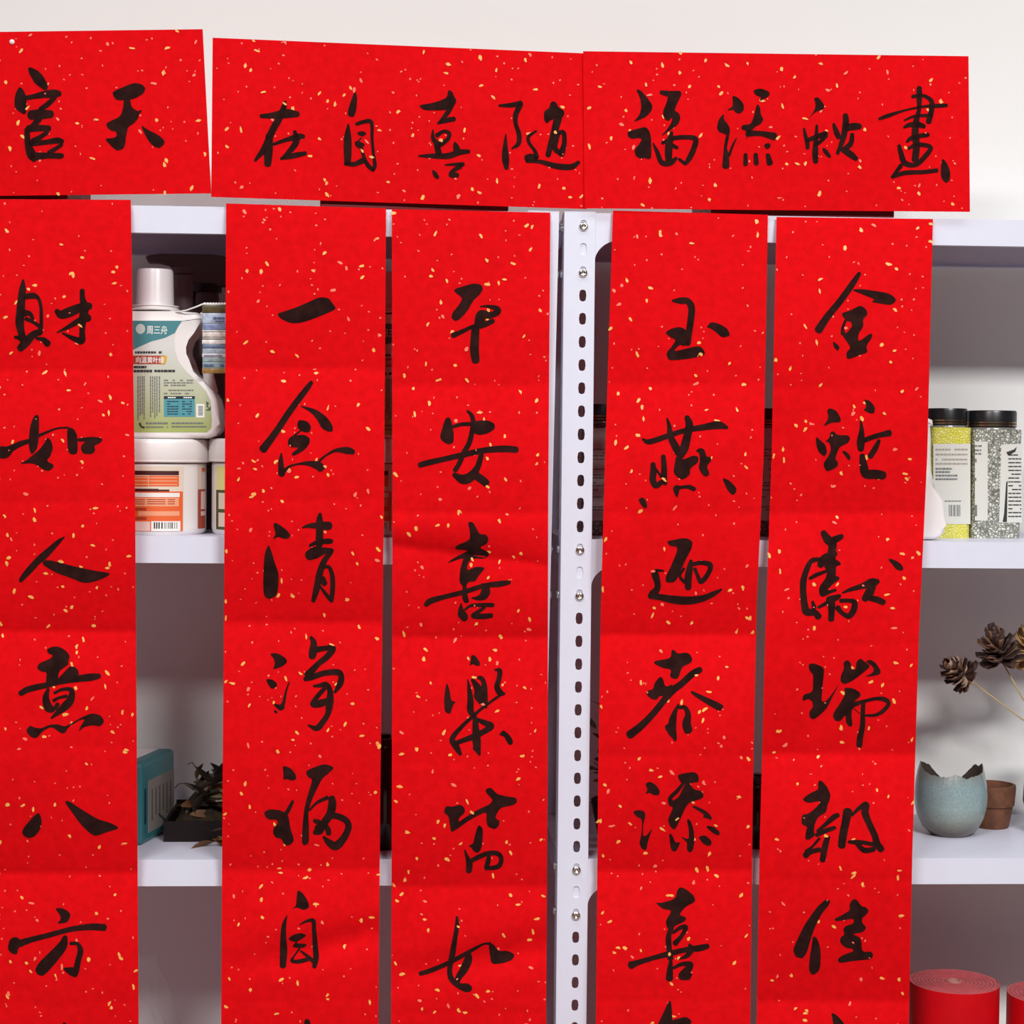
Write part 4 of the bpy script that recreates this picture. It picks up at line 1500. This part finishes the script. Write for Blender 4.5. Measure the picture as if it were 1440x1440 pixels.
mf = []
for j in range(9):
    for i in range(13):
        u, v = i / 12, j / 8
        h = litter(u, v)
        mound.append((tl.x + 0.006 + u * (tr_x - tl.x - 0.012), ty0 + 0.006 + v * (ty1 - ty0 - 0.012), S3 + 0.008 + h))
for j in range(8):
    for i in range(12):
        q = j * 13 + i
        mf.append((q, q + 1, q + 14, q + 13))
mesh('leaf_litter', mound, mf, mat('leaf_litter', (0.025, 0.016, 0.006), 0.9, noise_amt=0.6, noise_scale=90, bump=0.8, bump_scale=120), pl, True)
rl = random.Random(21)
for i in range(110):
    u = rl.uniform(0.16, 0.98)
    v = rl.uniform(0.05, 0.85)
    h = litter(u, v)
    p = (tl.x + u * (tr_x - tl.x), ty0 + 0.01 + v * (ty1 - ty0 - 0.02), S3 + 0.010 + h + rl.uniform(-0.002, 0.008))
    d = (rl.uniform(-1, 1) if u > 0.3 else rl.uniform(-0.1, 1), rl.uniform(-0.9, 0.4), rl.uniform(0.0, 1.0))
    leaf(pl, p, d, rl.uniform(0.020, 0.038), rl.choice((0, 1, 1, 2, 3, 4, 0)), rl.uniform(-1.5, 1.5))
for (x, y, dx, dz, s, k, ro) in ((277, 1096, 0.1, 1, 0.030, 0, 0.5), (268, 1128, -1, -0.1, 0.036, 0, 0.3), (252, 1140, -0.8, 0.3, 0.028, 3, 0.2),
                                 (262, 1140, 0.5, -0.8, 0.026, 3, 0.8), (296, 1128, 0.9, 0.35, 0.030, 3, 0.6), (284, 1112, 0.9, 0.7, 0.034, 3, 0.2),
                                 (300, 1105, -0.3, 1, 0.034, 1, 0.2), (305, 1090, 0.4, 1, 0.036, 1, 0.4), (292, 1118, 1, 0.2, 0.034, 0, 1.0),
                                 (270, 1112, 0.8, 0.8, 0.04, 1, 0.4), (300, 1112, 0.2, 1, 0.045, 1, 0.1), (308, 1104, 0.1, 1, 0.042, 4, 0.5),
                                 (312, 1096, -0.2, 1, 0.036, 1, 0.2), (294, 1102, -0.5, 1, 0.036, 4, 0.3), (288, 1122, -0.4, 0.9, 0.04, 1, 0.3), (310, 1120, 0.5, 0.8, 0.04, 0, 0.4)):
    leaf(pl, PY(x, y, ty0 + 0.03), (dx, -0.25, dz), s, k, ro)
tube('stem', [PY(x, y, ty0 + 0.04) for x, y in ((274, 1106), (262, 1101), (252, 1102), (246, 1108))], 0.0008, LEAFM[1], pl, n=6)
tube('stem', [PY(x, y, ty0 + 0.04) for x, y in ((276, 1080), (270, 1072), (264, 1075))], 0.0008, LEAFM[1], pl, n=6)
dl = PZ(285, 1190, S3)
fl = thing('dried_leaf', 'curled brown dried leaf lying on the shelf before the tray', 'leaf', (dl.x, dl.y, S3))
for (x, y, dx, dy, dz, s, k, ro) in ((300, 1184, -1, -0.1, -0.12, 0.046, 2, 0.9), (304, 1182, 1, -0.1, 0.55, 0.030, 2, 0.5), (296, 1172, 0.6, 0.1, 0.5, 0.026, 2, -0.6),
                                     (298, 1180, 0.9, 0, -0.2, 0.03, 2, 0.4), (302, 1176, -0.4, 0, 0.7, 0.022, 1, 0.0)):
    leaf(fl, PY(x, y, dl.y), (dx, dy, dz), s, k, ro)
tube('stem', [PY(302, 1183, dl.y), PY(308, 1176, dl.y), PY(318, 1187, dl.y - 0.002)], 0.0012, LEAFM[2], fl, n=6)

GLAZE = mat('brown_glaze', (0.025, 0.016, 0.010), 0.15, noise_amt=0.4, noise_scale=30)


def dark_jar(cx, rp, ytop, ybot, Yc, label, m=GLAZE):
    c = PY(cx, 1150, Yc)
    k = pxs(Yc)
    zt = PY(cx, ytop, Yc - rp * k * 0.6).z
    h = zt - S3
    R = rp * k
    r = thing('jar', label, 'jar', (c.x, Yc, S3))
    lathe('jar_body', c.x, Yc, [(0.0001, S3), (R * 0.62, S3), (R * 0.7, S3 + 0.004), (R * 0.95, S3 + h * 0.35), (R, S3 + h * 0.55), (R * 0.85, S3 + h * 0.82),
                                (R * 0.6, S3 + h * 0.9), (R * 0.55, S3 + h * 0.88), (0.0001, S3 + h * 0.88)], m, r)
    lathe('jar_lid', c.x, Yc, [(R * 0.64, S3 + h * 0.895), (R * 0.66, S3 + h * 0.92), (R * 0.5, S3 + h * 0.97), (R * 0.16, S3 + h * 0.98), (R * 0.18, S3 + h), (0.0001, S3 + h)], m, r)
    return r


dark_jar(541, 46, 1036, 1195, 0.09, 'dark brown glazed jar glimpsed between two middle banners, lower shelf')
dark_jar(1066, 40, 1092, 1200, 0.09, 'black lidded jar glimpsed between the two right banners, lower shelf', mat('black_glaze', (0.010, 0.006, 0.006), 0.2))

# dried branch bundle in a dark pot behind the slotted post
dp = PY(868, 1180, 0.13)
db = thing('dried_bundle', 'dark pot of dried olive foliage glimpsed just right of the slotted post', 'dried plant', (dp.x, 0.13, S3))
lathe('pot', dp.x, 0.13, [(0.0001, S3), (0.028, S3), (0.040, S3 + 0.06), (0.037, S3 + 0.062), (0.0001, S3 + 0.05)], TRAYM, db, n=28)
for i in range(60):
    a, h = rl.uniform(0, 6.28), rl.uniform(0.03, 0.20)
    rr = rl.uniform(0.005, 0.04)
    leaf(db, (dp.x + rr * math.cos(a), 0.13 + rr * math.sin(a), S3 + h), (math.cos(a), math.sin(a), rl.uniform(0.2, 1.5)), rl.uniform(0.02, 0.035), rl.choice((0, 1, 1, 4)), rl.uniform(-1, 1))
for i in range(7):
    a = i * 0.9
    tube('stem', [(dp.x + 0.005 * math.cos(a), 0.13 + 0.005 * math.sin(a), S3 + 0.045), (dp.x + 0.03 * math.cos(a), 0.13 + 0.03 * math.sin(a), S3 + 0.21)], 0.001, LEAFM[1], db, n=5)

# clear crumpled plastic bag on the bottom shelf
bag_m = bpy.data.materials.new('clear_film')
bag_m.use_nodes = True
nt = bag_m.node_tree
tb1 = nt.nodes.new('ShaderNodeBsdfTransparent')
tb1.inputs[0].default_value = (0.96, 0.95, 0.95, 1)
mx = nt.nodes.new('ShaderNodeMixShader')
mx.inputs[0].default_value = 0.05
nt.nodes['Principled BSDF'].inputs['Base Color'].default_value = (0.8, 0.78, 0.78, 1)
nt.nodes['Principled BSDF'].inputs['Roughness'].default_value = 0.18
nt.links.new(tb1.outputs[0], mx.inputs[1])
nt.links.new(nt.nodes['Principled BSDF'].outputs[0], mx.inputs[2])
nt.links.new(mx.outputs[0], nt.nodes['Material Output'].inputs['Surface'])
bc = PY(200, 1500, 0.16)
btop = PY(205, 1345, 0.16).z
vs, fs = [], []
nb, nh = 36, 24
for j in range(nh + 1):
    t = j / nh
    z = S4 + 0.001 + (btop - S4) * t
    base = 0.085 * (1 - t ** 2.2) + 0.006 + 0.018 * math.sin(t * 7) * t
    for i in range(nb):
        a = 6.283 * i / nb
        rr = base * (1 + (0.5 * noise.noise((math.cos(a) * 1.7, math.sin(a) * 1.7, t * 3.0)) + 0.3 * noise.noise((math.cos(a) * 4, math.sin(a) * 4, t * 8))) * min(1, 6 * t + 0.1))
        vs.append((bc.x + rr * math.cos(a), 0.16 + rr * math.sin(a) * 0.8, z))
for j in range(nh):
    for i in range(nb):
        q, w = j * nb + i, j * nb + (i + 1) % nb
        fs.append((q, w, w + nb, q + nb))
bag = mesh('plastic_bag', vs, fs, bag_m)
tag(bag, 'crumpled clear plastic bag on the lowest shelf behind the left banners', 'bag')

# ------------------------------------------------------------------ right rack, second shelf: square jars
YGRAV = gravel_mat('yellow_granules', ((0.80, 0.74, 0.06), (0.88, 0.86, 0.28), (0.70, 0.66, 0.35)), 250)
WGRAV = gravel_mat('white_gravel', ((0.36, 0.37, 0.31), (0.82, 0.82, 0.76), (0.16, 0.16, 0.13)), 215)
GGRAV = gravel_mat('grey_gravel', ((0.08, 0.08, 0.07), (0.30, 0.29, 0.27), (0.05, 0.05, 0.05)), 190)
HAZE = mat('clear_shoulder', (0.22, 0.22, 0.20), 0.2, coat=0.6)


def jar(x0, x1, label, fill, kind, ytop=574, Yf=0.115, rot=0.0):
    cx = (x0 + x1) / 2
    k = pxs(Yf)
    hw = (x1 - x0) / 2 * k
    Yc = Yf + hw
    c = PY(cx, 680, Yf)
    z = lambda py: PY(cx, py, Yf).z
    r = thing('granule_jar', label, 'jar', (c.x, Yc, S2), 'square jars of granules')
    bm = bmesh.new()
    ztop = z(ytop + 27)
    box_bm(bm, c.x - hw, c.x + hw, Yc - hw, Yc + hw, S2, ztop)
    bmesh.ops.bevel(bm, geom=[e for e in bm.edges if abs((e.verts[0].co - e.verts[1].co).z) > 0.01], offset=hw * 0.3, segments=4, affect='EDGES', profile=0.5)
    o = bm_obj('jar_body', bm, fill, r)
    lathe('shoulder', c.x, Yc, [(hw * 0.98, ztop - 0.0005), (hw * 0.97, ztop + 0.003), (hw * 0.9, ztop + 0.006), (0.0001, ztop + 0.006)], HAZE, r, n=36)
    zl = z(ytop + 23.5)
    zt = z(ytop)
    lathe('lid', c.x, Yc, [(hw * 0.90, zl), (hw * 1.0, zl), (hw * 1.0, zt - 0.003), (hw * 0.97, zt), (0.0001, zt)], BLACKP, r, n=48)
    for yy in (ytop + 16.5, ytop + 20.5):
        lathe('gold_ring', c.x, Yc, [(hw * 0.99, z(yy + 1.2)), (hw * 1.008, z(yy + 1.1)), (hw * 1.008, z(yy)), (hw * 0.99, z(yy - 0.1))], GOLDM, r, n=48)
    Yl = Yf - 0.0005
    W = mat('jar_label', (0.66, 0.65, 0.60), 0.5)
    fx = x0 + (x1 - x0) * 0.06
    ex = x1 - (x1 - x0) * 0.04
    rn = random.Random(int(x0))
    if kind == 'front':
        lab = flat_px('label', [rect(fx, 624, ex, 737)], Yl, W, r)
        fine = []
        for i, y in enumerate((631, 638, 645, 651)):
            fine += dashes(fx + 3, ex - 4, y, 2.4, i + int(x0), 0.85, 2, 6, 0.7)
        flat_px('small_print', fine, Yl - 0.0003, mat('tan_print', (0.36, 0.33, 0.28), 0.6), lab)
        fine = []
        for i, (y, wd) in enumerate(((658, 0.5), (662.5, 0.45), (667.5, 0.7), (672.5, 0.65))):
            fine += dashes(fx + 3, fx + (ex - fx) * wd, y, 2.6, i + 9, 0.95, 2, 5, 0.6)
        bx0 = fx + (ex - fx) * 0.42
        fine += dashes(bx0 - 6, ex - 8, 704, 1.4, 33, 0.9, 2, 5, 0.6)
        x = bx0
        while x < bx0 + 17:
            w = rn.choice((0.7, 1.2, 1.8))
            fine.append(rect(x, 710, x + w, 726))
            x += w + rn.choice((0.8, 1.2))
        flat_px('small_print', fine, Yl - 0.0003, GREYPRINT, lab)
    elif kind == 'split':
        la = flat_px('label', [rect(x0 + 3, 621, x0 + 21, 732)], Yl, W, r)
        flat_px('small_print', dashes(x0 + 3, x0 + 13, 626, 2.4, 1, 1, 3, 6) + dashes(x0 + 3, x0 + 12, 632, 2.4, 2, 1, 3, 6)
                + dashes(x0 + 3, x0 + 12, 637, 2.4, 3, 1, 3, 6) + [rect(x0 + 3, 645, x0 + 5.5, 650), rect(x0 + 3, 672, x0 + 5, 676), rect(x0 + 3, 710, x0 + 6, 726)],
                Yl - 0.0003, GREYPRINT, la)
        lb = flat_px('label', [[(x0 + 40, 625), (ex + 1, 624), (ex + 1, 735), (x0 + 37, 735), (x0 + 38, 700)]], Yl, W, r)
        flat_px('label_print', [[(x0 + 47, 678), (x0 + 49, 676), (x0 + 48, 734), (x0 + 42, 734), (x0 + 44, 722)], [(x0 + 47, 636), (x0 + 58, 632), (x0 + 62, 628), (x0 + 60, 635), (x0 + 50, 641)]], Yl - 0.0003, PRINT, lb)
        fine = []
        for i in range(17):
            fine += dashes(x0 + 50, ex, 639 + i * 5.4, 1.7, 50 + i, 0.9, 3, 9, 0.7)
        flat_px('small_print', fine, Yl - 0.0003, PRINT, lb)
    else:
        lab = flat_px('label', [rect(fx, 602, ex, 732)], Yl, mat('grey_label', (0.50, 0.47, 0.45), 0.5), r)
        fine = []
        for y in (631, 636, 640, 645, 659, 667, 671, 678, 682, 688, 698, 712, 716):
            fine += dashes(fx + 2, ex - 2, y, 1.8, int(y) + int(x0), 0.85, 3, 9, 0.8)
        flat_px('small_print', fine, Yl - 0.0003, GREYPRINT, lab)
    return r


jar(1309, 1367, 'square black-lidded jar of bright yellow granules with white label', YGRAV, 'front')
jar(1368, 1439, 'square black-lidded jar of pale gravel with two labels, right of the yellow one', WGRAV, 'split', ytop=577)
jar(1042, 1106, 'black-lidded jar of grey gravel glimpsed between the two right banners', GGRAV, 'plain')
jar(822, 884, 'black-lidded jar with printed label glimpsed right of the slotted post', GGRAV, 'plain', ytop=568)

# ------------------------------------------------------------------ right rack, third shelf
Yv = PZ(1336, 1178, S3).y + 0.027
vc = PY(1337, 1120, Yv)
kv = pxs(Yv)
vase = thing('vase', 'round celadon blue vase with jagged broken-egg rim', 'vase', (vc.x, Yv, S3))
INNER = mat('vase_inside', (0.09, 0.065, 0.05), 0.7)
Rv = 51.5 * kv
hz = PY(1336, 1094, Yv - Rv * 0.9).z - S3
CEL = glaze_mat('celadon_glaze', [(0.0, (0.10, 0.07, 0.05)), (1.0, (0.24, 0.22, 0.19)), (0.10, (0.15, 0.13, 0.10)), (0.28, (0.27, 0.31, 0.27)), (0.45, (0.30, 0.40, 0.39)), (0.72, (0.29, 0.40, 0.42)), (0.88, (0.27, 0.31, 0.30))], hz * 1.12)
prof = [(0.0001, 0.0), (0.50, 0.0), (0.56, 0.015), (0.76, 0.12), (0.91, 0.29), (0.985, 0.48), (1.0, 0.64), (0.98, 0.78), (0.93, 0.90), (0.865, 1.0)]
nv = 120
# rim height by direction (degrees, 270 faces the room), as a share of the front height
RIM = [(0, 0.20), (12, 0.12), (22, 0.16), (38, 0.0), (55, -0.16), (88, -0.2), (104, -0.08), (122, 0.10), (140, 0.16), (155, 0.20), (170, 0.26), (180, 0.20), (192, 0.10),
       (205, 0.03), (222, 0.0), (236, 0.0), (248, 0.0), (262, 0.06), (270, 0.02), (282, -0.03), (294, 0.0), (306, 0.01), (318, 0.05),
       (332, 0.05), (344, 0.15), (352, 0.24), (360, 0.20)]


def rim(a):
    d = math.degrees(a) % 360
    for (d0, v0), (d1, v1) in zip(RIM, RIM[1:]):
        if d0 <= d <= d1:
            v = v0 + (v1 - v0) * (d - d0) / (d1 - d0)
            return v * (0.68 if v > 0 else 1.0) + 0.02 * noise.noise((a * 9.0, 4.7, 0.3))
    return 0.0


verts, faces = [], []
for i, (rr, h) in enumerate(prof):
    for q in range(nv):
        a = 6.28318 * q / nv
        e = max(0.0, (h - 0.64) / 0.36)
        hh = h + e * rim(a)
        verts.append((vc.x + Rv * (rr - 0.12 * e * max(0, rim(a))) * math.cos(a), Yv + Rv * (rr - 0.12 * e * max(0, rim(a))) * math.sin(a), S3 + hz * hh))
for i in range(len(prof) - 1):
    for q in range(nv):
        a0, b0 = i * nv + q, i * nv + (q + 1) % nv
        faces.append((a0, b0, b0 + nv, a0 + nv))
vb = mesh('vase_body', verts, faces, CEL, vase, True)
iv = []
for i, (rr, h) in enumerate(prof):
    for q in range(nv):
        v = verts[i * nv + q]
        s = 0.955 if i < len(prof) - 1 else 0.975
        iv.append((vc.x + (v[0] - vc.x) * s, Yv + (v[1] - Yv) * s, v[2] + (0.003 if i < 3 else -0.0004)))
mesh('vase_inside', iv, [tuple(reversed(f)) for f in faces], INNER, vase, True)
lip_v = [verts[(len(prof) - 1) * nv + q] for q in range(nv)] + [iv[(len(prof) - 1) * nv + q] for q in range(nv)]
mesh('vase_rim', lip_v, [(q, (q + 1) % nv, nv + (q + 1) % nv, nv + q) for q in range(nv)], mat('rim_dark', (0.05, 0.04, 0.035), 0.6), vase)

Yp = PZ(1400, 1167, S3).y + 0.026
pc = PY(1394, 1140, Yp)
kp = pxs(Yp)
pot = thing('flower_pot', 'small terracotta pot behind the celadon vase', 'pot', (pc.x, Yp, S3))
TERRA = mat('terracotta', (0.15, 0.055, 0.026), 0.85, noise_amt=0.3, noise_scale=60, bump=0.3, bump_scale=150)
zp = lambda py: PY(1394, py, Yp - 0.03).z
Rp = 34 * kp
lathe('pot_body', pc.x, Yp, [(0.0001, S3), (Rp * 0.70, S3), (Rp * 0.74, S3 + 0.003), (Rp * 0.88, zp(1137)), (Rp * 0.8, zp(1137))], TERRA, pot)
lathe('pot_rim', pc.x, Yp, [(Rp * 0.86, zp(1137)), (Rp * 0.94, zp(1136)), (Rp * 1.0, zp(1112)), (Rp * 0.98, zp(1107.5)), (Rp * 0.86, zp(1107)), (Rp * 0.8, zp(1135)), (0.0001, zp(1135))], TERRA, pot)

# pine cone stems in a tall vase at the right edge
tvc = PY(1482, 1100, 0.17)
tv = thing('tall_vase', 'slate blue vase at the right edge holding the pine cone stems', 'vase', (tvc.x, 0.17, S3))
kt = pxs(0.17)
zt = lambda py: PY(1482, py, 0.15).z
lathe('vase_body', tvc.x, 0.17, [(0.0001, S3), (28 * kt, S3), (32 * kt, S3 + 0.006), (43 * kt, zt(1130)), (40 * kt, zt(1080)), (22 * kt, zt(1045)), (20 * kt, zt(1030)), (24 * kt, zt(1022)), (21 * kt, zt(1024)), (17 * kt, zt(1036)), (0.0001, zt(1070))],
      mat('slate_glaze', (0.16, 0.18, 0.22), 0.25), tv)


def scale_mesh(m):
    vs, fs = [], []
    n = 5
    for i in range(n + 1):
        t = i / n
        w = (0.22 + 0.5 * t - 0.28 * max(0, t - 0.7) / 0.3) * 1.0
        zc_ = 0.30 * t * t
        for (kx, kz) in ((-0.5, 0.08), (0, 0), (0.5, 0.08)):
            vs.append((kx * w, t, zc_ + kz * w * 2))
    off = len(vs)
    vs += [(x * 0.9, y * 0.97, z - 0.09) for x, y, z in vs]
    for i in range(n):
        q = 3 * i
        for c in (0, 1):
            fs.append((q + c, q + c + 1, q + c + 4, q + c + 3))
            fs.append((off + q + c + 3, off + q + c + 4, off + q + c + 1, off + q + c))
        fs.append((q, q + 3, off + q + 3, off + q))
        fs.append((q + 5, q + 2, off + q + 2, off + q + 5))
    q = 3 * n
    fs += [(q, q + 1, off + q + 1, off + q), (q + 1, q + 2, off + q + 2, off + q + 1)]
    me = bpy.data.meshes.new('scale')
    me.from_pydata(vs, [], fs)
    me.materials.append(m)
    for p in me.polygons:
        p.use_smooth = True
    return me


CONE = [scale_mesh(mat('cone_dark', (0.060, 0.028, 0.022), 0.6, noise_amt=0.4, noise_scale=3)), scale_mesh(mat('cone_mid', (0.17, 0.085, 0.05), 0.6, noise_amt=0.3, noise_scale=3)),
        scale_mesh(mat('cone_tip', (0.42, 0.28, 0.20), 0.6)), scale_mesh(mat('cone_straw', (0.50, 0.30, 0.12), 0.6, noise_amt=0.3, noise_scale=3))]


def pine_cone(px, py, Y, axis, size, stem, label, pick):
    base = PY(px, py, Y)
    ax = Vector(axis).normalized()
    r = thing('pine_cone', label, 'pine cone', base, 'pine cones on dry stems')
    sd = ax.cross(Vector((0.2, 0.9, 0.3))).normalized()
    sb = ax.cross(sd)
    Lc = size * 0.75
    rc = random.Random(int(px))
    tube('core', [base + ax * (Lc * t) for t in (0, 0.5, 1)], [size * 0.12, size * 0.13, size * 0.04], MATS['cone_dark'], r, n=8)
    N = 58
    for i in range(N):
        t = i / (N - 1)
        a = i * 2.39996 + rc.uniform(-0.2, 0.2)
        rad = sd * math.cos(a) + sb * math.sin(a)
        el = math.radians(118 - 92 * t + rc.uniform(-16, 16))
        d = ax * math.cos(el) + rad * math.sin(el)
        o = bpy.data.objects.new('scale', CONE[rc.choice(pick)])
        COL.objects.link(o)
        o.parent = r
        p = base + ax * (Lc * t * 0.9) + rad * size * 0.06
        yv = d.normalized()
        zv = (ax - yv * ax.dot(yv)).normalized()
        xv = yv.cross(zv)
        M = Matrix((xv, yv, zv)).transposed()
        o.rotation_mode = 'QUATERNION'
        o.rotation_quaternion = M.to_quaternion()
        s = size * (0.56 if t < 0.6 else 0.46) * rc.uniform(0.85, 1.1)
        o.scale = (s * 0.86, s * 0.88, s)
        o.location = p - base
    end = Vector((tvc.x - 0.002, 0.17, zt(1034)))
    tube('stem', [base + ax * 0.004] + [PY(x, y, yy) for x, y, yy in stem] + [end], 0.0012, mat('straw_stem', (0.50, 0.36, 0.17), 0.7), r, n=8)
    return r


pine_cone(1360, 953, 0.150, (-0.80, -0.30, 0.52), 0.046, [(1438, 1012, 0.16)], 'leftmost dark brown pine cone on a straw stem', (0, 0, 1, 1, 2))
pine_cone(1408, 930, 0.150, (-0.32, -0.28, 0.88), 0.055, [(1440, 985, 0.16)], 'largest pine cone, standing upright on its stem', (0, 0, 0, 1, 1))
pine_cone(1452, 922, 0.185, (-0.25, -0.5, 0.80), 0.058, [(1464, 975, 0.18)], 'straw coloured pine cone cut by the right edge', (3, 3, 3, 3, 3))

# ------------------------------------------------------------------ right rack, lowest shelf: red paper rolls
ROLL_S = mat('roll_red', (0.60, 0.003, 0.008), 0.5, noise_amt=0.12, noise_scale=12, spec=0.12)
ROLL_T = mat('roll_end', (0.50, 0.10, 0.11), 0.8, noise_amt=0.15, noise_scale=80)


def roll(cx, rp, ytop, Yc, label):
    k = pxs(Yc)
    R = rp * k
    c = PY(cx, ytop, Yc)
    zt_ = c.z
    r = thing('paper_roll', label, 'paper roll', (c.x, Yc, S4), 'red paper rolls on the lowest shelf')
    lathe('roll_side', c.x, Yc, [(R, S4), (R, zt_)], ROLL_S, r, n=72)
    lathe('roll_end', c.x, Yc, [(R, zt_), (0.010, zt_ - 0.0002), (0.009, zt_ - 0.03), (0.0001, zt_ - 0.03)], ROLL_T, r, n=72)
    pts = []
    for i in range(260):
        t = i / 259
        a = t * 6.283 * 9
        rr = 0.012 + (R - 0.014) * t
        pts.append((c.x + rr * math.cos(a), Yc + rr * math.sin(a), zt_ + 0.0001))
    tube('wound_edge', pts, 0.0005, mat('roll_edge', (0.40, 0.045, 0.055), 0.8), r, n=4)
    lathe('core_tube', c.x, Yc, [(0.0105, zt_ - 0.001), (0.0108, zt_ + 0.0016), (0.0085, zt_ + 0.0022), (0.0082, zt_ - 0.02)], mat('core_card', (0.45, 0.20, 0.16), 0.8), r, n=24)
    return r


roll(1342, 63.5, 1380, 0.095, 'fat red paper roll standing on the lowest shelf, wholly in view')
roll(1482, 66, 1397, 0.095, 'red paper roll cut by the right edge of the picture')
